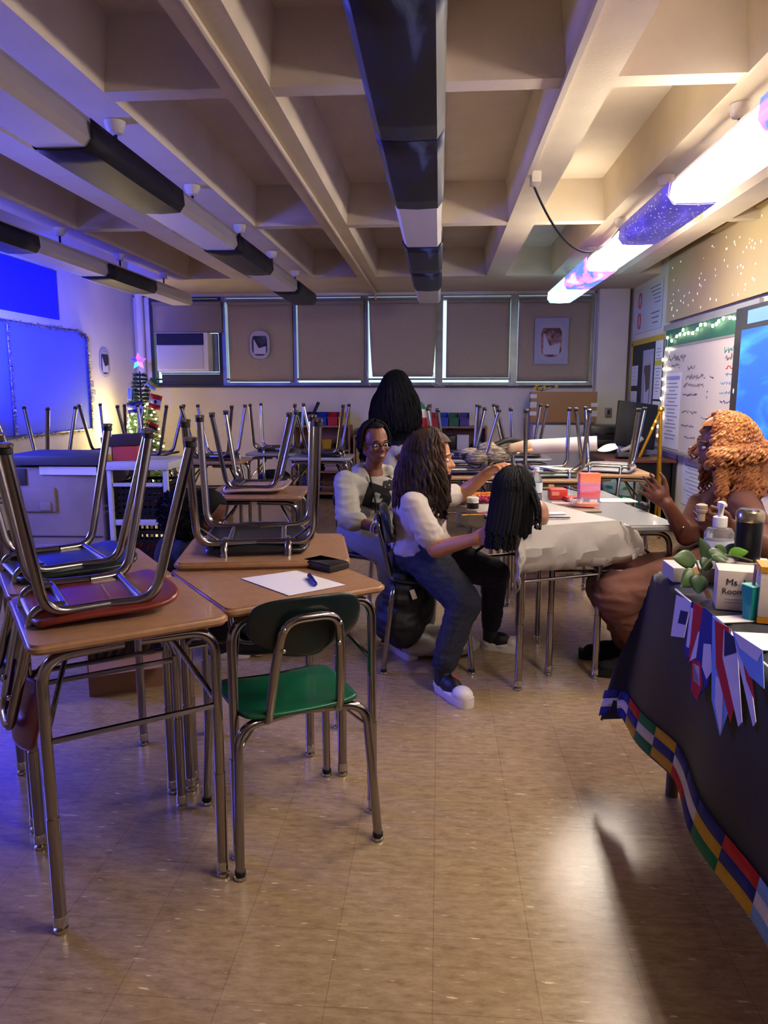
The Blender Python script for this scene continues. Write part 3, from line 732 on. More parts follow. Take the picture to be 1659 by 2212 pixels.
t = MB(); t.tube([(0, 0, .03), (0, 0, HT)], [.02, .008], 8); t.build('trunk', M_TRUNK, tr)
t = MB()
for j in range(3):
    a = 2 * PI * j / 3; t.tube([(0, 0, .12), (math.cos(a) * .2, math.sin(a) * .2, .008)], .008, 6)
t.build('stand', M_BLACK, tr)
st = MB(); 
def star(mb, c, r1, r2, th):
    pts = [(c[0] + (r1 if i % 2 == 0 else r2) * math.sin(i * PI / 5), c[2] + (r1 if i % 2 == 0 else r2) * math.cos(i * PI / 5)) for i in range(10)]
    vs = [(p[0], c[1], p[1]) for p in pts] + [(c[0], c[1] - th, c[2]), (c[0], c[1] + th, c[2])]
    fs = []; ms = []
    for i in range(10): fs.append((i, (i + 1) % 10, 10)); fs.append(((i + 1) % 10, i, 11))
    o = len(mb.f); mb.add(vs, fs)
    for i in range(len(fs)): mb.m[o + i] = ((i // 2 + 1) // 2) % 5
star(st, (0, -.02, 1.63), .10, .048, .024)
st.build('star', [mat('star ' + n, c, .2, emit=c, estr=.3) for n, c in (('pink', (255, 90, 200)), ('violet', (150, 80, 255)), ('lilac', (200, 120, 255)), ('cyan', (70, 220, 255)), ('indigo', (60, 40, 240)))], tr, sharp=5)
for k in range(95):
    z = .28 + (1.16 - .28) * ((k + .5) / 95); R = .29 * (1 - (z - .2) / (HT - .15)) + .03
    a = k * 2.39996
    if math.sin(a) > .55: a = -a
    MB().ell((R * math.cos(a), R * math.sin(a), z), .0115, 8, 5).build('light_bulb', M_WARMB, tr)
def flag(lab, px_, py_, w, h, rz, roll, cols, vertical=False, disc=None):
    p = atY(px_, py_, ty - .22)
    t = thing('small_flag', lab, 'flag', p, 0, 'small flags stuck in the tree')
    T = Matrix.Rotation(roll, 4, 'Y')
    n = len(cols)
    for i, c in enumerate(cols):
        def fb(u, v, i=i):
            a = (i + u) / n; x, z = (a - .5, v - .5) if vertical else (v - .5, .5 - a)
            return T @ Vector((x * w, .012 * math.sin(x * 9 + z * 2) - .02, z * h))
        MB().grid(fb, 2, 8).build('stripe', FM[c], t, solid=.001)
    if disc: MB().lathe([(h * .13, -.001), (h * .13, .001)], (0, 0, 0), 14, T=T @ Matrix.Translation((0, -.026, 0)) @ Matrix.Rotation(PI / 2, 4, 'X')).build('emblem', FM[disc], t)
    MB().tube([T @ Vector((-w * .52, -.015, h * .55)), T @ Vector((-w * .52, -.0, -h * 1.1))], .003, 6).build('stick', M_WHITE, t)
    return t
flag('red white red flag with a dark emblem at the right side of the tree', 337, 868, .14, .16, 0, .25, 'rwr', disc='k')
flag('blue white blue flag with an emblem at the left of the tree', 294, 880, .19, .12, 0, -.12, 'bwb', disc='l')
flag('green and pale flag near the top right of the tree', 331, 830, .12, .10, 0, .7, 'gyl')
flag('pale blue and green flag at the upper left of the tree', 284, 852, .08, .13, 0, .1, 'lwg', vertical=True)
flag('black and red flag low on the front of the tree', 329, 922, .14, .10, 0, .5, 'rky')
flag('blue flag with a white stick in the lower middle of the tree', 305, 910, .07, .16, 0, .15, 'bwb', vertical=True)
flag('small red flag at the lower left of the tree', 305, 950, .06, .10, 0, .1, 'wr', vertical=True)
# ================================================================== CABINET, CART
M_BEIGE = mat('beige steel cabinet', (150, 136, 126), .5, noise=(4, (138, 124, 114), .4, .6))
M_CTOP = mat('dark grey counter', (66, 66, 78), .45)
cbn = thing('teacher_cabinet', 'beige steel cabinet with a dark grey top at the left', 'cabinet', (-2.36, 4.56, 0), math.radians(2))
MB().box((0, 0, .43), (.58, .40, .82), bev=.008).build('body', M_BEIGE, cbn)
MB().box((.0, -.01, .885), (.60, .46, .06), bev=.01).build('countertop', M_CTOP, cbn)
MB().box((-.10, -.206, .64), (.20, .02, .15), bev=.006).build('access_panel', M_BEIGE, cbn)
MB().box((-.06, -.219, .60), (.07, .01, .05), bev=.003).build('outlet', M_BEIGE, cbn)
MB().box((-.22, -.204, .78), (.09, .015, .1), bev=.006).build('lock_plate', M_DKFR, cbn)
d = MB(); d.box((0, -.202, .41), (.56, .008, .006)); d.build('drawer_gap', M_DKFR, cbn)
MB().box((0, -.204, .2), (.50, .012, .32), bev=.005).build('drawer', M_BEIGE, cbn)
tag(MB().box((-2.26, 4.35, .82), (.36, .004, .05)).build('paper_strip', M_PAPER), 'pale paper strip under the cabinet top edge', 'paper')
M_CART = mat('light grey cart', (190, 190, 196), .5)
ct = thing('utility_cart', 'light grey cart with black baskets beside the beige cabinet', 'cart', (-1.845, 4.58, 0), math.radians(3))
ct.scale.x = .8
f = MB()
for sx in (-1, 1):
    for sy in (-1, 1): f.box((.215 * sx, .2 * sy, .43), (.035, .035, .80), bev=.005)
f.build('frame', M_CART, ct)
MB().box((0, 0, .85), (.50, .46, .05), bev=.012).build('top_tray', M_CART, ct)
MB().box((0, 0, .50), (.43, .42, .035), bev=.004).build('middle_shelf', M_CART, ct)
MB().box((0, 0, .11), (.43, .42, .035), bev=.004).build('bottom_shelf', M_CART, ct)
MB().box((0, -.2, .735), (.38, .025, .02)).build('drawer_rail', M_CART, ct)
for sx in (-1, 1):
    for sy in (-1, 1):
        MB().tube([(.2 * sx - .012, .19 * sy, .03), (.2 * sx + .012, .19 * sy, .03)], .03, 14).build('caster', M_BLACK, ct)
for i, (z, lab) in enumerate(((.5175, 'black wire basket on the middle shelf of the cart'), (.1275, 'black slotted crate on the bottom shelf of the cart'))):
    c = thing('crate', lab, 'crate', (-1.845, 4.58, z), math.radians(3))
    h = .2 if i == 0 else .30
    b = MB(); b.box((0, 0, .006), (.38, .38, .012))
    for k in range(6):
        zz = .02 + h * k / 5.2
        for sy in (-1, 1): b.box((0, .19 * sy, zz), (.385, .008, .022))
        for sx in (-1, 1): b.box((.19 * sx, 0, zz), (.008, .385, .022))
    for k in range(10):
        x = -.18 + .04 * k
        for sy in (-1, 1): b.box((x, .19 * sy, h / 2), (.014, .008, h)); b.box((.19 * sy, x, h / 2), (.008, .014, h))
    b.build('basket_wall', M_BLACK, c); c.scale.x = .8
M_REDF = mat('red cloth', (150, 28, 34), .8, bump=.4, bscale=12)
for z, lab, sc in ((.60, 'red and white cloth bundle in the middle basket of the cart', .6), (.25, 'red cloth bundle in the bottom crate of the cart', 1.0)):
    b = MB(); rq = random.Random(int(z * 100))
    for k in range(7): b.ell((rq.uniform(-.1, .1), rq.uniform(-.1, .1), rq.uniform(0, .05)), (.07 * sc, .06 * sc, .045 * sc), 10, 7)
    tag(b.build('cloth_bundle', M_REDF, None, (-1.845, 4.56, z - .015)), lab, 'cloth')
# open red and black box, white bottle on the cart
bx_ = thing('open_box', 'small red cardboard box with an open dark lid on the cart', 'box', (-1.94, 4.50, .876), math.radians(8))
b = MB(); b.box((0, 0, .045), (.15, .13, .09), bev=.003); b.build('carton', mat('coral card', (190, 70, 58), .7), bx_)
MB().box((-.02, .01, .125), (.24, .17, .06), rot=(.05, -.06, 0), bev=.004).build('lid', mat('dark lid', (58, 40, 44), .7), bx_)
MB().box((-.135, .0, .07), (.012, .15, .15), rot=(0, .25, 0)).build('flap', mat('dark red card', (96, 36, 36), .7), bx_)
bt_ = thing('lotion_bottle', 'white tube bottle with a yellow base standing on the cart', 'bottle', (-2.04, 4.44, .876))
b = MB(); b.lathe([(.026, .04), (.028, .06), (.026, .17), (.02, .2)], n=16); b.build('body', M_WHITE, bt_)
b = MB(); b.lathe([(.027, 0), (.029, .004), (.027, .04)], n=16); b.build('cap', mat('yellow cap', (190, 160, 60), .5), bt_)
# things on the floor under the left desks
bk = thing('cardboard_box', 'low cardboard box on the floor under the front left desks', 'box', (-1.40, 3.12, 0), math.radians(28))
M_CARD = mat('brown cardboard', (150, 112, 84), .8)
b = MB()
for sx in (-1, 1): b.box((.17 * sx, 0, .07), (.006, .26, .14)); 
for sy in (-1, 1): b.box((0, .13 * sy, .07), (.346, .006, .14))
b.box((0, 0, .003), (.34, .26, .006)); b.build('carton', M_CARD, bk)
MB().box((.0, -.175, .135), (.34, .1, .004), rot=(.35, 0, 0)).build('flap', M_CARD, bk)
MB().box((.22, 0, .135), (.1, .25, .004), rot=(0, .3, 0)).build('flap', M_CARD, bk)
cr = thing('plastic_basket', 'black slatted basket sitting in the low cardboard box', 'basket', (-1.41, 3.13, .007), math.radians(28))
b = MB(); b.box((0, 0, .004), (.26, .19, .008))
for sy in (-1, 1):
    b.box((0, .095 * sy, .20), (.27, .01, .03)); b.box((.13 * sy, 0, .20), (.01, .2, .03))
    for k in range(7): b.box((-.12 + .04 * k, .095 * sy, .1), (.016, .008, .2), rot=(0, .35, 0))
    for k in range(5): b.box((.13 * sy, -.08 + .04 * k, .1), (.008, .016, .2))
b.build('slats', M_BLACK, cr)
tag(MB().box((-.93, 3.62, .02), (.11, .07, .04), rz=.5, bev=.003).build('small_box', mat('cream card', (205, 190, 150), .7), None), 'small cream box on the floor behind the green chair', 'box')
b = MB(); rq = random.Random(4)
for k in range(6): b.ell((rq.uniform(-.03, .03), rq.uniform(-.03, .03), .022 + rq.uniform(0, .012)), (.03, .026, .022), 9, 6)
tag(b.build('crumpled_tissue', M_PAPER, None, (-.86, 3.48, 0)), 'crumpled white tissue on the floor behind the green chair', 'tissue')
# paper, pen, black case
pw_ = [atZ(x, y, .7415) for x, y in ((521, 1250), (640, 1233), (746, 1264), (624, 1287))]
tag(MB().add(pw_ + [p + Vector((0, 0, .0012)) for p in pw_], [(0, 1, 2, 3), (7, 6, 5, 4), (0, 1, 5, 4), (1, 2, 6, 5), (2, 3, 7, 6), (3, 0, 4, 7)]).build('paper_sheet', M_PAPER), 'white sheet of paper lying on the tan desk by the green chair', 'paper')
p0, p1 = atZ(683, 1263, .750), atZ(668, 1243, .750)
pn = thing('pen', 'blue pen lying on the white sheet of paper', 'pen', p0)
d = p1 - p0; M_BLUEP = mat('blue plastic', (20, 22, 120), .35)
MB().tube([(0, 0, 0), d * .1, d * .62], [.003, .0065, .0065], 10).build('barrel', M_BLUEP, pn)
MB().tube([d * .55, d * .98], .0072, 10).build('cap', mat('dark blue plastic', (14, 14, 70), .35), pn)
MB().tube([d * .6 + Vector((0, 0, .007)), d * .96 + Vector((0, 0, .008))], .0025, 6).build('clip', M_BLUEP, pn)
q = [atZ(x, y, .742) for x, y in ((655, 1222), (706, 1240), (752, 1228), (697, 1212))]; c = sum(q, Vector()) / 4
ca = thing('calculator_case', 'black flat case lying at the far right of the desk with the paper', 'case', (c.x, c.y, .741), math.radians(52))
M_CASE = mat('dark brown plastic', (36, 30, 30), .4)
MB().box((0, 0, .011), (.088, .135, .022), bev=.007).build('shell', M_CASE, ca)
MB().box((0, 0, .0235), (.078, .124, .003), bev=.001).build('lid', mat('charcoal plastic', (30, 30, 32), .35), ca)
# ================================================================== MIDDLE TABLES
def P(x, y, z=.7445): return atZ(x, y, z)
def dia(mb, c, r, z0, z1, m=0): mb.lathe([(r, z0), (r, z1)], (c[0], c[1], 0), 20, m)
TZP = .7455
c = P(1021, 1102)
jr = thing('cream_jar', 'small white jar with a black label on the white papered desk', 'jar', (c.x, c.y, TZP))
b = MB(); b.lathe([(.026, 0), (.028, .003), (.028, .042), (.024, .046)], n=20); b.build('body', M_WHITE, jr)
b = MB(); b.lathe([(.0285, .008), (.0285, .036)], n=20); b.build('label', M_BLACK, jr)
b = MB(); b.lathe([(.025, .046), (.029, .048), (.029, .06), (.02, .064)], n=20); b.build('lid', M_WHITE, jr)
M_ORG = mat('orange braided hair', (214, 130, 40), .6, noise=(50, (170, 70, 24), .4, .6))
for i, (x, y, r, lab) in enumerate(((992, 1078, .085, 'flat orange coil of braiding hair nearest the curly haired girl'), (1046, 1076, .075, 'orange ring shaped coil behind the white cream jar'))):
    c = P(x, y); g = MB(); rq = random.Random(i)
    for k in range(9):
        R = r * (.5 + .06 * k) if i == 0 else r * (.72 + .035 * k)
        pts = [(R * math.cos(a) * 1.25, R * math.sin(a) * .8, .008 + .003 * math.sin(a * 5 + k) + .004 * (k % 3)) for a in [2 * PI * j / 30 for j in range(30)]]
        g.tube(pts, .006, 6, closed=True)
    tag(g.build('hair_coil', M_ORG, None, (c.x, c.y, TZP)), lab, 'hair coil')
c = P(1047, 1085); g = MB(); pts = [(.028 * math.cos(a) * (1 + .2 * math.sin(7 * a)), .022 * math.sin(a), .014 + .006 * math.cos(9 * a)) for a in [2 * PI * j / 60 for j in range(60)]]
g.tube(pts, [.010 + .004 * math.sin(j * 1.7) for j in range(60)], 8, closed=True)
tag(g.build('scrunchie', mat('magenta cloth', (150, 24, 70), .8), None, (c.x, c.y, TZP)), 'magenta scrunchie behind the white cream jar', 'scrunchie')
M_VIO = mat('purple comb', (70, 40, 90), .4)
for i, (x0, y0, x1, y1, mt_, nm, lab) in enumerate(((998, 1113, 1050, 1112, mat('yellow pencil paint', (205, 160, 80), .5), 'pencil', 'yellow pencil in front of the white cream jar'),
        (1000, 1107, 1016, 1110, M_VIO, 'hair_clip', 'dark purple hair clip left of the white cream jar'), (1034, 1108, 1060, 1104, mat('pink plastic', (200, 130, 160), .4), 'hair_comb', 'pink comb right of the white cream jar'),
        (1048, 1118, 1066, 1114, M_BLACK, 'hair_brush', 'small black brush beside the hanging black hair'), (1172, 1118, 1232, 1118, M_VIO, 'rat_tail_comb', 'long dark comb at the right of the black haired mannequin head'))):
    a_, b_ = P(x0, y0, .75), P(x1, y1, .75); t = thing(nm, lab, nm.replace('_', ' '), a_); d = b_ - a_
    if nm in ('hair_comb', 'rat_tail_comb', 'hair_clip'):
        L = d.length; rz_ = math.atan2(d.y, d.x); T = Matrix.Rotation(rz_, 4, 'Z')
        MB().box((L * .5, .004, 0), (L, .008, .006), T=T, bev=.001).build('spine', mt_, t)
        g = MB()
        for k in range(int(L / .006)): g.box((.003 + k * .006, -.006, 0), (.0025, .018, .003), T=T)
        g.build('teeth', mt_, t)
    else:
        MB().tube([(0, 0, 0), d * .85], .0045 if nm == 'pencil' else .008, 6).build('shaft', mt_, t)
        MB().tube([d * .85, d], [.0045, .0005] if nm == 'pencil' else [.012, .012], 6).build('tip', M_CARD if nm == 'pencil' else mt_, t)
c = P(1197, 1110); tag(MB().box((c.x, c.y, TZP + .002), (.10, .05, .004), rz=.2).build('hair_card', M_PAPER), 'white card with a dark mark beside the long comb', 'card')
# plastic bottle
c = P(1158, 1097)
pb = thing('water_bottle', 'clear plastic water bottle right behind the black haired mannequin head', 'bottle', (c.x, c.y + .03, TZP))
M_PET = mat('clear plastic', (235, 240, 245), .08, trans=.9, ior=1.2)
b = MB(); b.lathe([(.026, 0), (.030, .006), (.031, .05), (.028, .06), (.031, .07), (.031, .125), (.022, .15), (.012, .165), (.012, .178)], n=22); b.build('body', M_PET, pb)
b = MB(); b.lathe([(.0315, .072), (.0315, .12)], n=22); b.build('label', mat('white blue label', (190, 205, 220), .5), pb)
b = MB(); b.lathe([(.0135, .172), (.0135, .19), (.011, .192)], n=16); b.build('cap', M_WHITE, pb)
# things on the grey tables (z .708)
ZG = .709
c = atZ(1215, 1102, ZG); cp = thing('clipboard', 'brown clipboard lying on the grey table', 'clipboard', (c.x + .02, c.y + .03, ZG), math.radians(6))
MB().box((0, 0, .004), (.30, .22, .006), bev=.002).build('board', mat('hardboard', (120, 92, 74), .55), cp)
MB().box((-.12, 0, .011), (.02, .09, .008), bev=.002).build('clip', M_CHROME, cp)
cp2 = c
c = atZ(1252, 1098, ZG); br = thing('hair_brush', 'large pink paddle brush with white bristles on the clipboard', 'hair brush', (c.x + .03, c.y, ZG + .009), math.radians(-8))
M_PEACH = mat('peach plastic', (226, 140, 120), .4)
b = MB(); b.prism([(.055 * math.cos(a) * 1.25, .04 * math.sin(a)) for a in [2 * PI * k / 24 for k in range(24)]], .004, .02); b.build('pad', M_PEACH, br)
MB().tube([(-.06, 0, .010), (-.10, .002, .010), (-.17, .006, .010)], [.012, .008, .009], 10).build('handle', mat('pale pink plastic', (220, 180, 170), .4), br)
g = MB(); rq = random.Random(9)
for k in range(60): 
    x, y = rq.uniform(-.075, -.03), rq.uniform(-.025, .025); g.tube([(x, y, .012), (x + rq.uniform(-.02, .02), y + rq.uniform(-.02, .02), .03 + rq.uniform(0, .012))], .0018, 4)
g.build('hair_tuft', mat('white fluff', (222, 216, 206), .8), br)
c = atZ(1204, 1078, ZG); rd = thing('red_pouch', 'flat red pouch leaning behind the water bottle', 'pouch', (c.x, c.y, ZG), math.radians(5))
MB().box((0, 0, .03), (.10, .07, .06), bev=.012).build('body', mat('red pouch', (196, 60, 52), .5), rd)
MB().box((-.02, -.037, .035), (.04, .004, .02)).build('label', M_PEACH, rd)
tag(MB().box((c.x + .09, c.y - .06, ZG + .012), (.12, .07, .024), rz=.15, bev=.004).build('red_box', mat('red card', (206, 70, 60), .55)), 'low red box in front of the red pouch', 'box')
tag(MB().box((c.x + .13, c.y + .03, ZG + .04), (.15, .09, .006), rot=(0, .3, 0), bev=.002).build('black_tablet', M_BLACK), 'dark tablet tilted against the pink and blue box', 'tablet')
c = atZ(1268, 1090, ZG)
bxp = thing('hair_box', 'tall pink orange and blue striped box standing on the grey table', 'box', (c.x + .01, c.y + .02, ZG), math.radians(6))
def stripe_mat():
    m = bpy.data.materials.new('striped sunset print'); m.use_nodes = True; nt = m.node_tree; L = nt.links; b = nt.nodes['Principled BSDF']
    tc = nt.nodes.new('ShaderNodeTexCoord'); sp = nt.nodes.new('ShaderNodeSeparateXYZ'); L.new(tc.outputs['Object'], sp.inputs['Vector'])
    n = nt.nodes.new('ShaderNodeTexNoise'); n.inputs['Scale'].default_value = 5; mp = nt.nodes.new('ShaderNodeMapping'); mp.inputs['Scale'].default_value = (2, 2, 14)
    L.new(tc.outputs['Object'], mp.inputs['Vector']); L.new(mp.outputs['Vector'], n.inputs['Vector'])
    ma = nt.nodes.new('ShaderNodeMath'); ma.operation = 'MULTIPLY_ADD'; ma.inputs[1].default_value = .07; L.new(n.outputs['Fac'], ma.inputs[0]); L.new(sp.outputs['Z'], ma.inputs[2])
    mr = nt.nodes.new('ShaderNodeMapRange'); mr.inputs['From Min'].default_value = .03; mr.inputs['From Max'].default_value = .20; L.new(ma.outputs[0], mr.inputs['Value'])
    r = nt.nodes.new('ShaderNodeValToRGB'); e = r.color_ramp.elements; e[0].position = 0; e[0].color = lin((90, 160, 200)); e[1].position = 1; e[1].color = lin((232, 110, 84))
    for p_, c_ in ((.18, (120, 160, 210)), (.28, (226, 120, 130)), (.42, (232, 90, 100)), (.5, (214, 150, 190)), (.6, (230, 120, 150)), (.68, (190, 140, 200)), (.78, (240, 140, 100))): x = e.new(p_); x.color = lin(c_)
    L.new(mr.outputs['Result'], r.inputs['Fac']); L.new(r.outputs['Color'], b.inputs['Base Color']); b.inputs['Roughness'].default_value = .4
    return m
MB().box((0, 0, .083), (.108, .05, .166), bev=.002).build('carton', stripe_mat(), bxp)
MB().box((.02, -.0256, .02), (.04, .001, .016)).build('label', M_PAPER, bxp)
tag(MB().box((atZ(1330, 1082, ZG).x, atZ(1330, 1082, ZG).y, ZG + .003), (.20, .12, .005), rz=.1).build('white_folder', M_PAPER), 'white folder lying right of the striped pink box', 'folder')
c = atZ(1391, 1104, ZG); rq = random.Random(2); g = MB()
for k in range(6): g.ell((rq.uniform(-.012, .012), rq.uniform(-.012, .012), .02 + rq.uniform(-.004, .014)), (.022, .018, .017), 9, 6)
tag(g.build('black_hair_bun', M_BLACK, None, (c.x, c.y, ZG)), 'small black knot of hair on the right end of the grey table', 'hair piece')
# clear bag on the navy upturned chair, papers
c = (.30, 5.12); zb_ = .79
bg = thing('clear_bag', 'clear plastic bag full of striped cloth and rolls lying on the upturned navy chair', 'bag', (c[0] + .06, c[1], zb_), math.radians(10))
M_CLEAR = mat('clear bag film', (225, 225, 225), .25, trans=.5, alpha=.45)
M_STRP = mat('patterned cloth', (92, 84, 78), .8, noise=(22, (176, 160, 140), .42, .58), stretch=(1, 1, 5))
g = MB(); rq = random.Random(21)
for k in range(9): g.ell((rq.uniform(-.19, .12), rq.uniform(-.08, .08), rq.uniform(.04, .10) + .03 * k / 9), (.085, .06, .05), 12, 8)
g.build('cloth', M_STRP, bg)
MB().cap((.12, -.07, .13), .03, (.22, -.07, .15), .035).build('roll', mat('cream roll', (206, 176, 140), .7), bg)
g = MB(); g.tube([(.21 + .05 * math.cos(a), -.06 + .05 * math.sin(a), .115) for a in [2 * PI * k / 20 for k in range(20)]], .011, 8, closed=True); g.build('orange_ring', mat('orange hoop', (214, 150, 90), .5), bg)
g = MB(); g.tube(fillet([(-.22, -.06, .07), (-.05, -.09, .13), (.1, -.06, .19), (.19, -.02, .17)], .05), .018, 8); g.build('black_trim', M_BLACK, bg)
for k, (x, y, lab) in enumerate(((1195, 1022, 'white loose papers on the grey green upturned chair'), (1110, 1022, 'white papers between the two upturned chairs behind the mannequin head'))):
    c = atY(x, y, 5.0 + .05 * k); g = MB()
    for j in range(4): g.grid(lambda u, v, j=j: ((u - .5) * .26, (v - .5) * .2, .004 * j + .018 * math.sin(u * 3 + j) * (j + 1) * .4), 6, 4, T=Matrix.Rotation(.25 * j, 4, 'Z'))
    tag(g.build('loose_papers', M_PAPER, None, (c.x, c.y, (.782 if k == 0 else .742)), solid=.001), lab, 'papers')
# paper roll across the back chairs
c0, c1 = atY(1143, 966, 5.75), atY(1290, 958, 5.65)
pr = thing('paper_roll', 'long white roll of paper lying across the upturned chairs at the back right', 'paper roll', c0); d = c1 - c0; L = d.length; T = d.to_track_quat('Z', 'Y').to_matrix().to_4x4()
b = MB(); b.lathe([(.022, 0), (.055, 0), (.057, .01), (.057, L - .01), (.055, L), (.022, L), (.022, 0)], n=28, T=T); b.build('roll', mat('cream roll paper', (222, 214, 196), .7), pr)
def tail(u, v):
    a = v * 1.0; return Vector((L * .5 + .1, 0, 0)) * 0 + d * (1.0 + .26 * v) + Vector((0, -.05 + .03 * math.sin(v * 3), -.052 + .03 * v + .022 * (u - .5) * 2 * math.sin(v * 2.5)))  + Vector((0, .10 * (u - .5), 0))
MB().grid(tail, 6, 10).build('loose_end', mat('cream roll paper', (222, 214, 196), .7), pr, solid=.001)
# ================================================================== BACK SHELVES
M_SHELF = mat('tan wood shelf', (150, 110, 82), .6, noise=(3, (134, 96, 70), .4, .6), stretch=(1, 1, 8))
def shelf(lab, x0, x1, zt, mids):
    t = thing('bookshelf', lab, 'bookshelf', ((x0 + x1) / 2, D - .17, 0), 0, 'wooden shelves under the windows'); w = x1 - x0
    for sx in (-1, 1): MB().box((sx * (w / 2 - .01), 0, zt / 2), (.02, .30, zt)).build('side_panel', M_SHELF, t)
    MB().box((0, 0, zt - .01), (w - .04, .30, .02)).build('top', M_SHELF, t)
    for z in mids: MB().box((0, 0, z), (w - .04, .29, .02)).build('shelf_board', M_SHELF, t)
    MB().box((0, .14, zt / 2), (w - .04, .012, zt - .02)).build('back_panel', M_SHELF, t)
    return t
shelf('wooden shelf with coloured bins on top, left of the standing girl', -1.74, -1.06, .895, (.08, .6, .34))
shelf('wooden shelf with coloured bins on top, right of the standing girl', -.28, .56, .89, (.08, .6, .34))
shelf('narrow wooden shelf of books behind the standing girl', -1.02, -.62, .78, (.08, .42))
BC = {'green': (16, 96, 66), 'navy': (34, 34, 110), 'blue': (26, 60, 170), 'red': (176, 32, 40), 'yellow': (208, 168, 24), 'purple': (70, 50, 130)}
M_BIN = {k: mat('bin ' + k, v, .45) for k, v in BC.items()}
def bin_(lab, x, y, z, w, col, h=.155):
    t = thing('storage_bin', lab, 'bin', (x, y, z), 0, 'coloured bins on the back shelves')
    b = MB(); th = .004
    b.box((0, 0, th / 2), (w - .02, .2, th))
    for sx in (-1, 1):
        b.add([(sx * (w / 2 - .012), -.1, 0), (sx * (w / 2 - .012), .1, 0), (sx * w / 2, .11, h), (sx * w / 2, .02, h), (sx * w / 2, -.02, h * .62), (sx * w / 2, -.11, h * .62)] + [(sx * (w / 2 - .016), -.1, 0), (sx * (w / 2 - .016), .1, 0), (sx * (w / 2 - .004), .11, h), (sx * (w / 2 - .004), .02, h), (sx * (w / 2 - .004), -.02, h * .62), (sx * (w / 2 - .004), -.11, h * .62)],
              [(0, 1, 2, 3, 4, 5), (11, 10, 9, 8, 7, 6)] + [(i, (i + 1) % 6, 6 + (i + 1) % 6, 6 + i) for i in range(6)])
    b.box((0, .105, h / 2), (w - .008, th, h)); b.box((0, -.105, h * .31), (w - .008, th, h * .62)); b.box((0, -.112, h * .6), (w, .014, .012))
    b.build('tub', M_BIN[col], t)
    return t
bl = ['green', 'navy', 'blue', 'red', 'yellow']
for i, c in enumerate(bl): bin_('%s bin on the shelf left of the standing girl' % c, -1.665 + .131 * i, D - .17, .896, .122, c)
brr = ['yellow', 'red', 'blue', 'green', 'purple']
for i, c in enumerate(brr): bin_('%s bin on the shelf right of the standing girl' % c, -.20 + .124 * i, D - .17, .891, .116, c)
tag(MB().box((-1.50, D - .14, 1.08), (.04, .03, .20), rot=(0, .45, 0), bev=.006).build('black_handset', M_BLACK), 'black handset standing in the navy bin on the left shelf', 'handset')
M_TUB = mat('clear tub', (190, 200, 190), .3, alpha=.8)
for i, (x, col, lab, z) in enumerate(((-1.53, (150, 150, 170), 'grey clear tub on the upper board of the left shelf', .611), (-1.36, (200, 160, 50), 'yellow tub of supplies on the upper board of the left shelf', .611), (-1.16, (140, 160, 110), 'pale green clear tub on the upper board of the left shelf', .611))):
    t = thing('supply_tub', lab, 'tub', (x, D - .2, z), 0, 'supply tubs'); b = MB(); b.lathe([(.05, 0), (.066, .11), (.069, .115), (.062, .113)], n=4); b.build('tub', mat('tub %d' % i, col, .5), t)
    b = MB(); rq = random.Random(i)
    for k in range(5): b.ell((rq.uniform(-.02, .02), rq.uniform(-.02, .02), .10 + rq.uniform(0, .02)), (.022, .02, .02), 8, 6)
    b.build('contents', mat('tub contents %d' % i, [(120, 110, 120), (170, 90, 70), (120, 150, 80)][i], .7), t)
tag(MB().box((-1.56, D - .2, .19), (.26, .2, .20), bev=.015).build('storage_tote', mat('royal blue tote', (24, 34, 140), .4)), 'royal blue tote at the bottom of the left shelf', 'tote')
tag(MB().box((-1.56, D - .2, .44), (.26, .2, .17), bev=.015).build('storage_tote', mat('dark green tote', (16, 46, 46), .4)), 'dark green tote on the middle board of the left shelf', 'tote')
for k in range(9):
    tag(MB().box((-1.24 + .008 * math.sin(k * 2.2), D - .2, .352 + .0235 * k + .0115), (.26, .2, .022), rz=.03 * math.sin(k * 1.7)).build('paper_stack', mat('paper stack %d' % (k % 3), [(150, 130, 130), (170, 150, 146), (128, 110, 112)][k % 3], .8)),
        'bundle of papers in the pile on the left shelf, %s' % ('topmost' if k == 8 else ('bottom one' if k == 0 else ORD[k].replace('nearest', 'first') + ' from the bottom')), 'papers', 'paper bundles on the left shelf')
rq = random.Random(31); x = -.99; k = 0
while x < -.66:
    w_ = rq.uniform(.018, .036); hh = rq.uniform(.2, .28)
    col = [(190, 160, 110), (205, 180, 40), (40, 40, 50), (150, 60, 50), (60, 70, 110)][k % 5]
    cn = ['tan', 'yellow', 'black', 'brick red', 'slate blue'][k % 5]
    t = thing('book', '%s book on the narrow shelf behind the standing girl, %s from the left' % (cn, 'first' if k == 0 else (ORD + ['tenth', 'eleventh', 'twelfth', 'thirteenth', 'fourteenth', 'fifteenth', 'sixteenth'])[k]), 'book', (x + w_ / 2, D - .2, .431), 0, 'books on the narrow shelf')
    MB().box((0, 0, hh / 2), (w_ * .9, .17, hh), bev=.002).build('cover', mat('book ' + cn, col, .6), t)
    MB().box((0, .002, hh / 2), (w_ * .7, .172, hh - .012)).build('pages', M_PAPER, t)
    x += w_ + .002; k += 1
tag(MB().box((-.84, D - .2, .78 + .06), (.2, .18, .12), bev=.004).build('carton', mat('carton white', (200, 192, 196), .7)), 'white carton on the narrow shelf by the hoodie girl', 'carton')
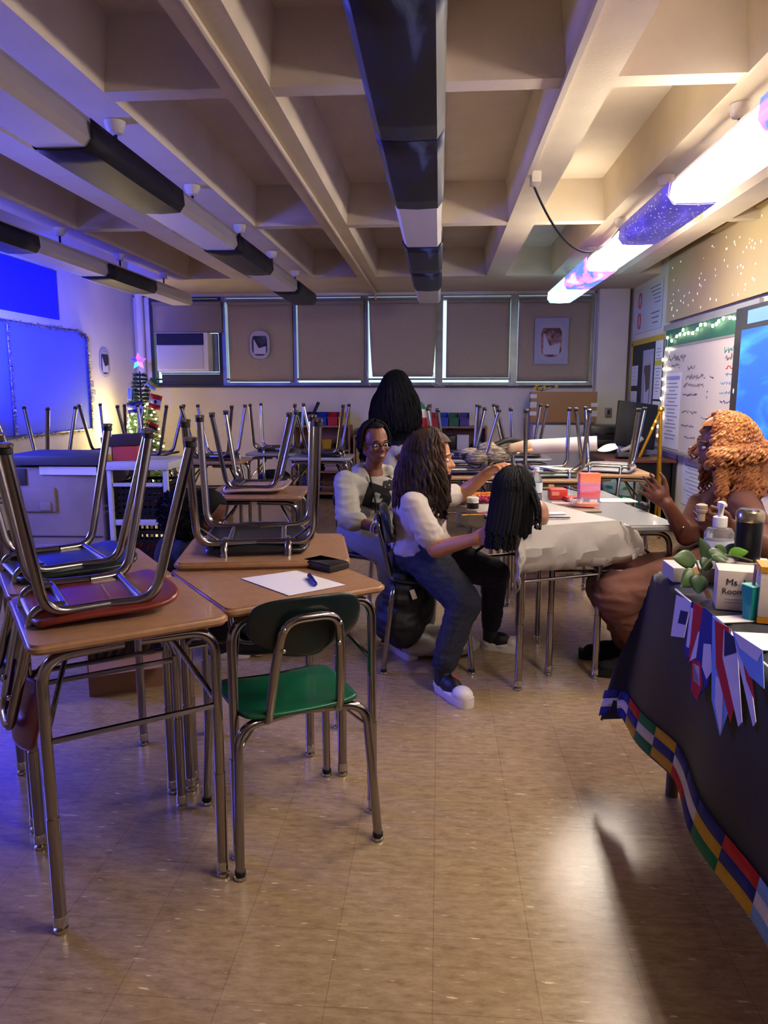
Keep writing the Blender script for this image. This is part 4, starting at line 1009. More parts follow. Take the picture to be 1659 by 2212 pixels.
# black bag, teal bin, white papers on the right shelf
t = thing('handbag', 'black handbag standing on the board of the right back shelf', 'bag', (.12, D - .2, .611)); MB().box((0, 0, .085), (.17, .1, .17), bev=.03).build('body', M_BLACK, t)
MB().tube(fillet([(-.05, -.03, .16), (-.04, -.03, .25), (.04, -.03, .25), (.05, -.03, .16)], .04), .007, 8).build('strap', M_BLACK, t)
tag(MB().box((.45, D - .2, .66), (.10, .18, .10), bev=.008).build('teal_bin', mat('teal bin', (30, 110, 120), .5)), 'small teal bin at the right end of the right back shelf', 'bin')
tag(MB().box((.28, D - .2, .70), (.14, .16, .18), bev=.004).build('file_box', mat('pale file box', (190, 184, 196), .7)), 'pale file box beside the black handbag on the shelf', 'box')
# ================================================================== BACK RIGHT CORNER
tall = thing('media_cabinet', 'tall white and black cabinet under the flattened cardboard box', 'cabinet', (1.42, 8.78, 0))
MB().box((0, 0, .46), (.70, .32, .92), bev=.005).build('body', mat('white melamine', (196, 192, 196), .5), tall)
MB().box((.40, -.02, .47), (.12, .3, .90)).build('side_unit', M_BLACK, tall)
p, q = atY(1147, 846, 8.60), atY(1288, 913, 8.60)
cbx_ = thing('cardboard_box', 'large flat cardboard box taped at its edges on the back right cabinet', 'box', ((p.x + q.x) / 2, 8.67, q.z))
MB().box((0, 0, (p.z - q.z) / 2), (q.x - p.x, .14, p.z - q.z), bev=.006).build('carton', mat('kraft card', (158, 118, 80), .75), cbx_)
rq = random.Random(8)
for k in range(5):
    sx = -1 if k < 3 else 1; z = (p.z - q.z) * (.15 + .28 * (k % 3))
    MB().box((sx * ((q.x - p.x) / 2 - .03), -.072, z + .05), (.075, .003, .045 + .02 * (k % 2))).build('tape', mat('paper tape', (200, 196, 200), .6), cbx_)
# flowers on top
fl = thing('flower_bunch', 'small bunch of yellow flowers on top of the cardboard box', 'flowers', (p.x + .13, 8.67, p.z))
g = MB(); gs = MB()
for k in range(9):
    v = Vector((rq.uniform(-.09, .16), rq.uniform(-.03, .03), rq.uniform(.02, .075))); gs.tube([(0, 0, .004), v * .6, v], .003, 5)
    for j in range(5): a = 2 * PI * j / 5; g.ell(v + Vector((.012 * math.cos(a), -.004, .012 * math.sin(a))), (.009, .006, .009), 6, 4)
gs.build('stem', mat('leaf stem', (70, 80, 50), .7), fl); g.build('petals', mat('yellow petal', (210, 180, 60), .6), fl)
M_PRN = mat('black printer shell', (22, 22, 26), .3)
pt = thing('printer', 'black printer on the back right cabinet stand', 'printer', (1.84, 8.2, .70))
st_ = thing('printer_stand', 'dark low stand carrying the black printer', 'stand', (1.84, 8.2, 0)); MB().box((0, 0, .34), (.5, .42, .68), bev=.006).build('body', M_BLACK, st_); MB().box((0, 0, .69), (.54, .46, .02)).build('top', M_DKFR, st_)
MB().box((0, 0, .12), (.50, .40, .24), bev=.02).build('body', M_PRN, pt)
MB().box((-.02, -.206, .16), (.36, .012, .012)).build('chrome_strip', M_CHROME, pt)
MB().box((0, -.204, .06), (.38, .012, .06), bev=.004).build('paper_tray', M_BLACK, pt)
# desk with tilted monitor, right wall
rdk = thing('computer_desk', 'black computer desk with a reddish top against the right wall', 'desk', (1.86, 7.30, 0))
MB().box((0, 0, .66), (.66, .62, .03), bev=.005).build('desktop', mat('reddish laminate', (110, 66, 52), .5), rdk)
MB().box((-.0, .27, .33), (.60, .02, .63)).build('back_panel', M_BLACK, rdk)
for sx in (-1, 1): MB().box((sx * .31, 0, .322), (.03, .60, .644)).build('side_panel', M_BLACK, rdk)
MB().box((0, -.25, .49), (.58, .02, .3)).build('front_panel', M_BLACK, rdk)
mo = thing('monitor', 'large black monitor covered in plastic, tilted on the computer desk', 'monitor', (1.90, 7.38, .675), math.radians(8))
MB().box((0, .0, .30), (.40, .035, .44), rot=(-.18, .12, 0), bev=.01).build('screen', mat('dark plastic film', (24, 26, 30), .25, bump=.5, bscale=14), mo)
MB().box((0, .02, .06), (.05, .05, .16)).build('neck', M_BLACK, mo); MB().box((0, .02, .008), (.24, .18, .016), bev=.005).build('foot', M_BLACK, mo)
sc_ = thing('desk_phone', 'grey handset and paper cutter arm on the computer desk', 'phone', (1.74, 7.10, .676))
MB().box((0, 0, .03), (.16, .14, .05), rot=(-.2, 0, 0), bev=.012).build('base', mat('dark grey plastic', (62, 62, 66), .5), sc_); MB().tube(fillet([(-.05, -.02, .07), (.04, .0, .10), (.16, .02, .19)], .05), [.02] * 9, 8).build('arm', mat('pale grey plastic', (160, 156, 152), .5), sc_)
thm = thing('thermostat', 'grey thermostat box on the corner column', 'thermostat', atY(1314, 891, 8.915)); MB().box((0, -.006, 0), (.075, .03, .11), bev=.005).build('housing', M_GREY, thm); MB().box((0, -.023, .005), (.03, .006, .05)).build('dial', M_BLACK, thm)
btl = thing('cleaner_bottle', 'white spray bottle standing behind the tilted monitor', 'bottle', (1.80, 7.52, .676)); b = MB(); b.lathe([(.035, 0), (.036, .2), (.015, .30), (.015, .33)], n=16); b.build('body', M_WHITE, btl); MB().box((-.01, 0, .345), (.06, .025, .03), bev=.006).build('nozzle', M_WHITE, btl)
tag(MB().box((.74, 5.42, .31), (.40, .3, .62), bev=.004).build('cardboard_box', mat('kraft card', (158, 118, 80), .75)), 'tall brown cardboard box under the desk with the grey green chair', 'box')
# recycling bin with bag
rb = thing('recycling_bin', 'green recycling bin with a clear liner near the right wall', 'bin', (1.62, 6.62, 0))
M_RGRN = mat('recycling green', (10, 92, 62), .45)
b = MB(); b.lathe([(.13, 0), (.135, .004), (.165, .46), (.172, .465), (.172, .49), (.16, .49), (.155, .44)], n=4 * 6); b.build('tub', M_RGRN, rb)
b = MB(); b.grid(lambda u, v: ((.168 + .012 * math.sin(u * 40) * v + .012 * v) * math.cos(u * 2 * PI), (.168 + .012 * math.sin(u * 40) * v + .012 * v) * math.sin(u * 2 * PI), .42 + .16 * v + .012 * math.sin(u * 23)), 60, 5); b.build('liner', mat('clear liner', (210, 230, 225), .2, trans=.3, alpha=.4), rb)
def arrows(mb, R, w, T):
    for k in range(3):
        a0 = k * 2 * PI / 3 + .2; pts = []
        for j in range(9): a = a0 + 1.45 * j / 8; pts.append((a, R))
        n = len(pts); vs = [Vector((r_ * math.cos(a), r_ * math.sin(a), 0)) for a, _ in pts for r_ in (R - w / 2, R + w / 2)]
        mb.add(vs, [(2 * i, 2 * i + 2, 2 * i + 3, 2 * i + 1) for i in range(n - 1)], T=T)
        a = a0 + 1.45; mb.add([Vector((r_ * math.cos(b_), r_ * math.sin(b_), 0)) for r_, b_ in ((R - w * 1.1, a), (R + w * 1.1, a), (R, a + .45))], [(0, 1, 2)], T=T)
g = MB(); arrows(g, .05, .02, flat_T((-.02, -.167, .34), (0, -1, .05))); g.build('recycling_symbol', mat('pale green print', (120, 190, 150), .6), rb)
# ================================================================== RIGHT WALL
def TW(y, z, off=0.0): return flat_T((XR - off, y, z), (-1, 0, 0))
def rect(mb, y0, y1, z0, z1, off, th=.004, m=0): mb.box((XR - off - th / 2, (y0 + y1) / 2, (z0 + z1) / 2), (th, abs(y1 - y0), abs(z1 - z0)), m=m)
M_BDGRN = mat('green chalkboard strip', (36, 104, 84), .7)
M_WBD = mat('whiteboard enamel', (214, 206, 196), .22)
M_ALU = mat('aluminium trim', (180, 178, 176), .4, .5)
wb = thing('whiteboard', 'whiteboard with faint handwriting under a green strip on the right wall', 'whiteboard', (XR, 6.6, .76))
def wrel(mb): mb.v = [(x - XR, y - 6.6, z - .76) for x, y, z in mb.v]; return mb
g = MB(); rect(g, 5.66, 7.52, .76, 1.70, .005, .02); wrel(g).build('panel', M_WBD, wb)
g = MB(); rect(g, 5.66, 7.52, 1.72, 1.87, .005, .02); wrel(g).build('green_strip', M_BDGRN, wb)
g = MB(); rect(g, 5.4, 7.6, 1.872, 1.93, .0, .03); rect(g, 5.66, 7.56, 1.70, 1.718, .0, .03); rect(g, 5.0, 7.58, .735, .757, .0, .06); rect(g, 7.522, 7.55, .76, 1.87, .0, .03); wrel(g).build('metal_trim', M_ALU, wb)
rq = random.Random(77); INK = {k: mat('marker ' + k, v, .6) for k, v in {'grey': (120, 112, 116), 'violet': (70, 60, 110), 'teal': (60, 140, 130), 'red': (200, 60, 60), 'pale blue': (120, 160, 190)}.items()}
def scribble(y, z, w, h, ink):   # handwriting line: y decreases to the right in view
    g = MB(); pts = []; n = int(w / .012); 
    for i in range(n):
        f = i / n
        if rq.random() < .16 and len(pts) > 3: g.tube(pts, .0035, 4); pts = []
        pts.append((XR - .027, y - f * w, z + h * (rq.random() - .5) * (1.6 if rq.random() < .2 else .9)))
    if len(pts) > 1: g.tube(pts, .0035, 4)
    if g.v: wrel(g).build('handwriting', INK[ink], wb)
for y, z, w, h, ink in ((7.42, 1.60, .55, .05, 'grey'), (7.28, 1.53, .25, .03, 'grey'), (6.82, 1.50, .2, .05, 'grey'), (6.85, 1.42, .50, .05, 'grey'), (6.9, 1.35, .52, .03, 'grey'), (6.9, 1.27, .38, .02, 'violet'), (6.25, 1.41, .09, .03, 'violet'), (6.3, 1.31, .03, .03, 'violet'), (6.3, 1.25, .03, .03, 'violet'), (5.98, 1.62, .25, .05, 'teal'), (5.95, 1.55, .22, .05, 'grey'), (5.93, 1.48, .22, .03, 'red'), (5.93, 1.43, .2, .02, 'pale blue'), (6.02, 1.36, .28, .025, 'pale blue'), (6.02, 1.29, .28, .025, 'pale blue'), (6.0, 1.22, .22, .025, 'violet'), (6.05, 1.12, .26, .02, 'pale blue'), (6.4, 1.08, .2, .02, 'pale blue'), (6.9, 1.12, .4, .02, 'grey'), (6.9, 1.0, .35, .02, 'grey'), (6.8, .9, .3, .02, 'grey')): scribble(y, z, w, h, ink)
M_PRINT = mat('print ink', (120, 120, 150), .7)
def sheet(nm, lab, cat, y0, y1, z0, z1, off, head=None, lines=8, paper=None, hl=None):
    t = thing(nm, lab, cat, (XR - off, (y0 + y1) / 2, z0)); w = abs(y1 - y0); h = z1 - z0
    MB().box((-.001, 0, h / 2), (.002, w, h)).build('sheet', paper or M_PAPER, t)
    g = MB()
    for k in range(lines):
        z = h * (.86 - .78 * k / max(1, lines)); l = w * (.55 + .2 * math.sin(k * 2.3))
        g.box((-.0027, w * .02, z), (.001, l, h * .012))
    if lines: g.build('printed_lines', M_PRINT, t)
    if head: MB().box((-.0028, 0, h * .93), (.001, w * .8, h * .05)).build('heading', head, t)
    if hl: MB().box((-.0031, 0, h * .62), (.001, w * .96, h * .09)).build('highlight', mat('yellow highlight', (206, 196, 60), .6), t)
    return t
sheet('poster', 'tall white printed chart hanging on the left end of the whiteboard', 'poster', 7.46, 6.95, .77, 1.47, .028, mat('lilac heading', (150, 150, 200), .7), 16)
# lower wall sheets
sheet('poster', 'pale blue chart taped to the wall below the whiteboard', 'poster', 6.85, 6.15, .30, .68, .004, mat('lavender band', (140, 132, 180), .7), 9, mat('pale blue paper', (196, 204, 224), .8))
# small black bulletin board with yellow edge
nb = thing('bulletin_board', 'black bulletin board with a yellow border beside the whiteboard', 'bulletin board', (XR, 8.2, .82))
g = MB(); g.box((-.008, 0, .52), (.016, 1.28, 1.03)); g.build('panel', mat('black board paper', (54, 54, 58), .8), nb)
M_YEL = mat('yellow border', (206, 168, 50), .7)
g = MB(); g.box((-.018, 0, 1.01), (.006, 1.28, .055)); g.box((-.018, 0, .03), (.006, 1.28, .055)); g.box((-.018, .61, .52), (.006, .055, .98)); g.build('border', M_YEL, nb)
portal('tall aeroplane window poster pinned on the black board', (XR - .020, 8.12, 1.36), (-1, 0, 0), .40, .74, True, mat('poster sunset', (96, 84, 76), .7))
sheet('notice', 'white notice with a yellow highlight on the black board', 'notice', 7.86, 7.60, 1.22, 1.80, .022, None, 14, None, True)
sheet('notice', 'white notice below the highlighted one on the black board', 'notice', 7.86, 7.60, .86, 1.20, .022, None, 9)
sheet('notice', 'small white notice at the window side of the black board', 'notice', 8.76, 8.5, 1.36, 1.58, .022, None, 4)
sheet('notice', 'lower small white notice at the window side of the black board', 'notice', 8.76, 8.5, 1.1, 1.3, .022, None, 2)
sheet('anchor_chart', 'large pale chart with red and black marks above the black board', 'chart', 8.78, 7.78, 1.93, 2.42, .004, None, 0, mat('chart paper', (198, 198, 206), .8))
g = MB()
for k in range(5): g.box((XR - .008, 8.05 - .03 * k, 2.36 - .04 * k), (.002, .36 - .04 * k, .006))
for k in range(3): g.box((XR - .008, 8.0, 2.1 - .05 * k), (.002, .3 - .05 * k, .008))
ch = [o for o in COL.objects if o.name.startswith('anchor_chart')][0]
g.v = [(x - ch.location.x, y - ch.location.y, z - ch.location.z) for x, y, z in g.v]; g.build('black_lines', INK['violet'], ch)
for z in (2.28, 2.06):
    g = MB(); g.tube([(-.006, .33 + .05 * math.cos(a), z - 1.93 + (.08) * math.sin(a)) for a in [2 * PI * k / 24 for k in range(24)]], .006, 5, closed=True); g.build('red_ring', INK['red'], ch)
# wall clock-like beige roll-down projection screen with glowing specks for projected star dots
M_SHADE = mat('beige projection screen', (176, 160, 122), .8)
ps = thing('projection_screen', 'beige pull-down screen dotted with small projected star spots above the whiteboard', 'projection screen', (XR, 5.4, 1.94))
g = MB(); g.box((-.04, 0, .32), (.006, 4.2, .62)); g.build('screen_fabric', M_SHADE, ps)
M_DOT = mat('projected star dot', (255, 250, 230), .4, emit=(255, 246, 225), estr=.10)
rq = random.Random(40); k = 0
while k < 60:
    y, z = rq.uniform(.0, 2.0), rq.uniform(.04, .55)
    MB().ell((-.0435, y, z), (.0012, .007 + rq.random() * .007, .007 + rq.random() * .005), 8, 4).build('light_dot', M_DOT, ps); k += 1  # emissive specks stand in for spots of light projected on the fabric
cs = MB(); cs.box((-.05, -.65, .63), (.09, 3.1, .09), bev=.02)
cs.build('screen_case', mat('beige case', (188, 166, 118), .5), ps)
# interactive display at the right edge
M_DISP = galaxy('blue desktop picture', (40, 92, 200), (60, 140, 210), (90, 170, 220), .12, 1.2)
ip = thing('interactive_display', 'large wall display showing a blue sea picture at the right edge', 'display', (XR, 4.85, .75))
MB().box((-.05, 0, .56), (.09, 1.56, 1.14), bev=.012).build('bezel', mat('dark bezel', (48, 48, 54), .4), ip)
MB().box((-.097, -.04, .53), (.004, 1.36, .88)).build('screen', M_DISP, ip)
MB().box((-.097, -.1, 1.05), (.005, 1.3, .09)).build('task_bar', mat('pale blue bar', (110, 150, 210), .4, emit=(110, 150, 215), estr=.06), ip)
MB().ell((-.098, .71, .55), (.003, .012, .02), 8, 5).build('power_light', M_PAPER, ip)
# fairy lights along the board
M_FAIRY = mat('fairy bulb', (255, 245, 220), .4, emit=(255, 236, 190), estr=3)
fy = thing('string_lights', 'string of warm fairy lights along the green strip and down the whiteboard edge', 'fairy lights', (XR - .05, 7.55, 1.8))
BP = [(1612, 683), (1604, 684), (1594, 686), (1586, 684), (1578, 683), (1564, 685), (1554, 691), (1549, 697), (1541, 701), (1525, 698), (1515, 699), (1508, 709), (1498, 717), (1488, 717), (1480, 719), (1477, 710), (1470, 720), (1463, 724), (1452, 734), (1443, 727), (1441, 752), (1433, 775), (1435, 795), (1433, 817), (1433, 837), (1429, 859), (1427, 880), (1430, 897), (1422, 919), (1421, 939)]
pts = [atX(x, y, XR - .045) - Vector((XR - .05, 7.55, 1.8)) for x, y in BP]
MB().tube(pts, .0025, 5).build('wire', M_CORD, fy)
for q in pts: MB().ell(q + Vector((-.004, 0, -.01)), (.011, .011, .015), 8, 6).build('bulb', M_FAIRY, fy)
# gold tinsel easel
M_GOLD = mat('gold metal', (200, 150, 40), .3, .8)
es = thing('easel', 'gold tripod easel with small lights by the computer desk', 'easel', (1.93, 6.78, 0))
o3 = Vector((1.93, 6.78, 0))
apx = atY(1428, 884, 6.8)
for x, y, Y in ((1381, 988, 6.80), (1424, 1110, 6.68)):
    MB().tube([apx - o3, atY(x, y, Y) - o3], .014, 8).build('leg', M_GOLD, es)
MB().tube([apx - o3, Vector((.12, .3, .012))], .014, 8).build('leg', M_GOLD, es)
MB().tube([atY(1424, 1110, 6.68) - o3, Vector((atY(1424, 1110, 6.68).x - o3.x, -.12, .012))], .014, 8).build('leg_extension', M_GOLD, es)
MB().ell(apx - o3, (.03, .03, .025), 10, 7).build('apex_knob', M_GOLD, es)
for x, y in ((1416, 910), (1409, 925), (1428, 882)): MB().ell(atY(x, y, 6.77) - o3, (.008, .008, .012), 7, 5).build('bulb', mat('amber bulb', (255, 200, 60), .4, emit=(255, 190, 40), estr=2), es)
# ================================================================== THINGS ON THE BLACK TABLE
ZT = TZ + .0095
def T2(x, y): p = atZ(x, y, ZT); return p
M_CLEARP = mat('clear gel plastic', (225, 230, 240), .1, trans=.85, ior=1.3)
c = atY(1551, 1190, 2.30)
sz = thing('sanitizer_bottle', 'clear pump bottle of hand sanitizer on the black table', 'bottle', (c.x, 2.30, ZT))
b = MB(); b.lathe([(.040, 0), (.044, .006), (.044, .128), (.036, .142), (.018, .146)], n=22, sy=.7); b.build('body', M_CLEARP, sz)
b = MB(); b.lathe([(.0448, .02), (.0448, .105)], n=22, sy=.7); b.build('label', mat('pale label', (196, 196, 214), .5), sz)
b = MB(); b.box((0, -.0325, .085), (.045, .002, .012)); b.box((-.002, -.0325, .062), (.05, .002, .007)); b.build('label_print', mat('label blue', (40, 44, 110), .5), sz)
b = MB(); b.lathe([(.02, .146), (.021, .15), (.021, .176), (.018, .178)], n=18); b.build('pump_collar', M_WHITE, sz)
b = MB(); b.lathe([(.007, .178), (.009, .205), (.012, .212), (.012, .222), (.006, .225)], n=14); b.box((.0, -.018, .217), (.012, .03, .01), bev=.002); b.build('pump_head', M_WHITE, sz)
c = atY(1614, 1200, 2.12)
tm = thing('tumbler', 'tall black travel tumbler with a silver lid on the black table', 'tumbler', (c.x, 2.12, ZT))
b = MB(); b.lathe([(.030, 0), (.032, .004), (.036, .19), (.036, .195)], n=24); b.build('body', mat('black tumbler', (14, 16, 22), .3), tm)
b = MB(); b.lathe([(.0365, .195), (.0375, .2), (.0375, .22), (.033, .226), (.02, .224)], n=24); b.build('lid', mat('silver lid', (170, 160, 130), .2, .9), tm)
b = MB(); b.lathe([(.033, .0262 + .2), (.028, .23), (.012, .2265)], n=20); b.build('lid_insert', M_CHROME, tm)
# marked card box
p, q = atZ(1543, 1322, ZT), atZ(1640, 1320, ZT)
kb = thing('name_card_box', 'small white card box with a handwritten name label on the black table', 'box', ((p.x + q.x) / 2 + .022, (p.y + q.y) / 2 + .045, ZT), math.radians(-15)); wk = (q - p).length * 1.0
M_CREAM = mat('off white card', (206, 190, 180), .7)
MB().box((0, 0, .052), (wk, .09, .104), bev=.003).build('carton', M_CREAM, kb)
text('lettering', 'Ms. L', .024, M_BLACK, kb, (-.014, -.0462, .074), (PI / 2, 0, 0), .0005)
text('lettering', 'Room 3', .021, M_BLACK, kb, (-.014, -.0462, .05), (PI / 2, 0, 0), .0005)
for z in (.03, .022): MB().box((-.005, -.0456, z), (wk * .6, .001, .0015)).build('small_print', M_PRINT, kb)
p, q = atZ(1532, 1262, ZT), atZ(1630, 1262, ZT)
ob = thing('open_carton', 'brown carton lying behind the name card box', 'box', ((p.x + q.x) / 2 + .01, 2.13, ZT), math.radians(-14))
MB().box((0, 0, .038), (.13, .10, .076), bev=.003).build('carton', mat('brown carton', (84, 58, 50), .7), ob); MB().box((0, -.005, .079), (.135, .085, .006)).build('lid', M_CREAM, ob)
yc = atZ(1662, 1350, ZT); yb_ = thing('yellow_trim_box', 'cream box with mustard yellow edges at the right end of the black table', 'box', (yc.x + .035, yc.y + .04, ZT), math.radians(-14))
MB().box((0, 0, .07), (.10, .08, .11), bev=.002).build('carton', M_CREAM, yb_); MB().box((0, 0, .1325), (.102, .082, .015)).build('top_edge', mat('mustard', (196, 132, 20), .5), yb_); MB().box((0, 0, .0075), (.102, .082, .014)).build('bottom_edge', mat('mustard', (196, 132, 20), .5), yb_)
c = atZ(1619, 1343, ZT); cup = thing('pencil_cup', 'square teal plastic cup holding a pencil on the black table', 'cup', (c.x + .012, c.y + .02, ZT), .3)
M_TEAL = mat('teal plastic', (24, 140, 130), .35)
b = MB(); b.lathe([(.020, 0), (.026, .085), (.028, .087), (.0245, .087), (.018, .006)], n=4, T=Matrix.Rotation(PI / 4, 4, 'Z')); b.build('body', M_TEAL, cup, sharp=20)
b = MB(); b.lathe([(.0265, .085), (.029, .087), (.0265, .089)], n=4, T=Matrix.Rotation(PI / 4, 4, 'Z')); b.build('rim', mat('pale teal', (130, 220, 190), .4), cup, sharp=20)
tag(MB().tube([(c.x + .008, c.y + .02, ZT + .008), (c.x + .014, c.y + .022, ZT + .14)], .004, 6).build('pencil', mat('mauve pencil', (140, 110, 110), .5)), 'mauve pencil standing in the square teal cup', 'pencil')
for (x, y, w_, d_, r_, lab) in ((1585, 1338, .09, .05, .2, 'small white note in front of the name card box'), (1668, 1388, .17, .12, -.1, 'large white sheet at the near right of the black table')):
    c = atZ(x, y, ZT); tag(MB().box((c.x, c.y, ZT + .001), (w_, d_, .002), rz=r_).build('paper_sheet', M_PAPER), lab, 'paper')
# plant with trailing leaves in a pale container
c = atZ(1462, 1272, ZT)
pc = thing('trailing_plant', 'trailing green leafed plant in a pale open container on the black table', 'plant', (.80, 2.20, ZT))
b = MB(); b.box((-.03, .03, .022), (.16, .11, .044), bev=.004); b.build('container', mat('pale grey container', (176, 170, 164), .5), pc)
M_LEAF = mat('leaf dark', (44, 68, 40), .4, noise=(14, (66, 92, 46), .4, .6)); M_LEAF2 = mat('leaf bright', (92, 140, 40), .4)
def leaf(tip, base, w, m, nm='leaf'):
    tip = Vector(tip); base = Vector(base); d = tip - base; L = d.length; sd = d.cross(Vector((.25, -1, .5))).normalized()
    nn = sd.cross(d).normalized()
    def fn(u, v):
        ww = w * math.sin(PI * min(1, v ** .75)) ** .8 * (1 - .25 * v); s = (u - .5) * 2
        return base + d * (v - .06 * (1 - abs(s)) * 0) + sd * s * ww + nn * (-.22 * ww * s * s + .12 * L * math.sin(v * PI) * .5)
    return MB().grid(fn, 6, 10).build(nm, m, pc, solid=.0008)
o_ = Vector((.80, 2.20, ZT))
LV = [((1452, 1205), (1505, 1210), 2.10, .026, 0), ((1510, 1160), (1535, 1215), 2.22, .022, 0), ((1470, 1268), (1510, 1235), 2.06, .026, 0), ((1545, 1178), (1570, 1192), 2.1, .012, 0), ((1618, 1192), (1574, 1196), 2.08, .016, 1), ((1575, 1210), (1530, 1188), 2.05, .016, 0), ((1606, 1175), (1570, 1200), 2.16, .022, 0), ((1632, 1212), (1585, 1200), 2.12, .022, 0), ((1508, 1284), (1512, 1240), 1.98, .026, 0), ((1572, 1215), (1536, 1200), 1.98, .010, 0), ((1659, 1240), (1628, 1218), 2.02, .015, 1), ((1520, 1235), (1530, 1205), 2.14, .02, 0)]
for t_, b_, Y, w_, k in LV: leaf(atY(*t_, Y) - o_, atY(*b_, Y + .02) - o_, w_ * 1.2, M_LEAF2 if k else M_LEAF)
g = MB(); g.tube(fillet([(-.02, .03, .03), atY(1512, 1238, 2.1) - o_, atY(1534, 1205, 2.12) - o_, atY(1575, 1198, 2.1) - o_, atY(1625, 1212, 2.05) - o_], .04), .003, 6); g.tube([atY(1512, 1238, 2.1) - o_, atY(1504, 1212, 2.1) - o_], .0025, 6); g.build('vine', mat('vine', (96, 104, 60), .6), pc)
p0, p1 = atY(1500, 1228, 1.99), atZ(1532, 1290, ZT); tag(MB().box(((p0.x + p1.x) / 2, (p0.y + p1.y) / 2, (p0.z + p1.z) / 2), (.012, .003, (p0 - p1).length * .9), rot=(0, -.5, 0)).build('craft_stick', mat('craft wood', (206, 156, 100), .7)), 'flat wooden craft stick leaning beside the name card box', 'stick')
# ================================================================== PEOPLE
from mathutils.bvhtree import BVHTree
def frame(f, up=(0, 0, 1)):
    f = Vector(f).normalized(); u = Vector(up); l = u.cross(f).normalized(); u = f.cross(l)
    return f, l, u
def eul(f, l, u): return Matrix((f, l, u)).transposed().to_euler()
def skin(name, c, c2): return mat(name, c, .5, noise=(18, c2, .35, .7))
def head_prims(c, f, up=(0, 0, 1), s=1.0, mannequin=False):
    f, l, u = frame(f, up); c = Vector(c); R = eul(f, l, u)
    def q(a, b, d): return c + (f * a + l * b + u * d) * s
    E = lambda a, b, d, r: ('e', q(a, b, d), [x * s for x in r], R)
    pr = [E(-.012, 0, .022, (.094, .074, .092)), E(.022, 0, -.03, (.066, .060, .080)), E(.048, 0, -.09, (.026, .028, .018)),
          E(.07, 0, .02, (.020, .050, .012)), E(.075, 0, -.058, (.018, .026, .020)),
          ('c', q(.082, 0, .004), .008 * s, q(.103, 0, -.026), .0115 * s), E(.088, .013, -.030, (.011, .008, .008)), E(.088, -.013, -.030, (.011, .008, .008)),
          E(.090, 0, -.052, (.008, .021, .0055)), E(.088, 0, -.064, (.008, .018, .006))]
    for k in (1, -1):
        pr += [E(.055, .036 * k, -.028, (.026, .024, .026)), E(-.005, .074 * k, -.012, (.016, .008, .028)), ('c', q(.045, .022 * k, -.088), .018 * s, q(-.005, .056 * k, -.05), .022 * s)]
    return pr
def eyes(c, f, par, up=(0, 0, 1), s=1.0, brow=(24, 18, 16), lips=(150, 84, 80), smile=False, ks=(1, -1)):
    f, l, u = frame(f, up); c = Vector(c)
    def q(a, b, d): return c + (f * a + l * b + u * d) * s
    R = eul(f, l, u)
    for k in ks:
        e = MB().ell(q(.0735, .031 * k, .0), [.010 * s, .0145 * s, .0075 * s], 12, 8, rot=R).build('eye', mat('eye white', (214, 208, 204), .3), par)
        MB().ell(q(.0815, .030 * k, .0), [.003 * s, .006 * s, .006 * s], 10, 6, rot=R).build('iris', mat('dark iris', (24, 14, 10), .2), e)
        MB().tube([q(.083, .012 * k, .022), q(.085, .03 * k, .028), q(.072, .05 * k, .022)], [.003 * s, .0035 * s, .002 * s], 6).build('eyebrow', mat('brow %d' % brow[0], brow, .8), par)
    m = MB(); m.ell(q(.0895, 0, -.0525), [.007 * s, .020 * s, .0045 * s], 12, 6, rot=R); m.ell(q(.0885, 0, -.0655), [.007 * s, .017 * s, .0055 * s], 12, 6, rot=R)
    lp = m.build('lips', mat('lips %d' % lips[0], lips, .45), par)
    if smile: MB().ell(q(.0925, 0, -.0585), [.004 * s, .0135 * s, .0030 * s], 12, 6, rot=R).build('teeth', mat('teeth', (230, 224, 214), .3), lp)
def hand_prims(w, d, n, side, curl=.5, spread=.0, thumb=.5, s=1.0):
    w = Vector(w); d = Vector(d).normalized(); n = Vector(n); n = (n - d * n.dot(d)).normalized(); sd = d.cross(n) * side
    pr = []; tips = []
    for i, L in enumerate((.070, .078, .073, .056)):
        b0 = w + (sd * (.018 - .012 * i)) * s
        b1 = w + (d * (.088 - .004 * abs(i - 1)) + sd * (.031 - .0205 * i)) * s
        pr.append(('c', b0, .014 * s, b1, .0115 * s))
        dir_ = (d + sd * spread * (1.5 - i) * .35).normalized(); p = b1; r = .0092 * s
        ang = 0
        for k, fr in enumerate((.45, .31, .24)):
            ang += curl * (.7, 1.0, .8)[k]
            dd = (dir_ * math.cos(ang) + n * math.sin(ang)).normalized()
            p2 = p + dd * L * fr * s; pr.append(('c', p, r, p2, r * .88)); p = p2; r *= .88
        tips.append((p, dd))
    t0 = w + (d * .022 + sd * .022) * s; t1 = t0 + (d * .03 + sd * .028 + n * .012 * thumb) * s; t2 = t1 + (d * .034 + sd * (.016 - .02 * thumb) + n * .02 * thumb) * s; t3 = t2 + (d * .026 + sd * (.002 - .016 * thumb) + n * .018 * thumb) * s
    pr += [('c', t0, .014 * s, t1, .012 * s), ('c', t1, .0115 * s, t2, .010 * s), ('c', t2, .0098 * s, t3, .008 * s)]
    tips.append((t3, (t3 - t2).normalized()))
    pr.append(('e', w + (d * .05 + n * .004) * s, (.03 * s, .03 * s, .018 * s), eul(d, sd if side else sd, n)))
    return pr, tips
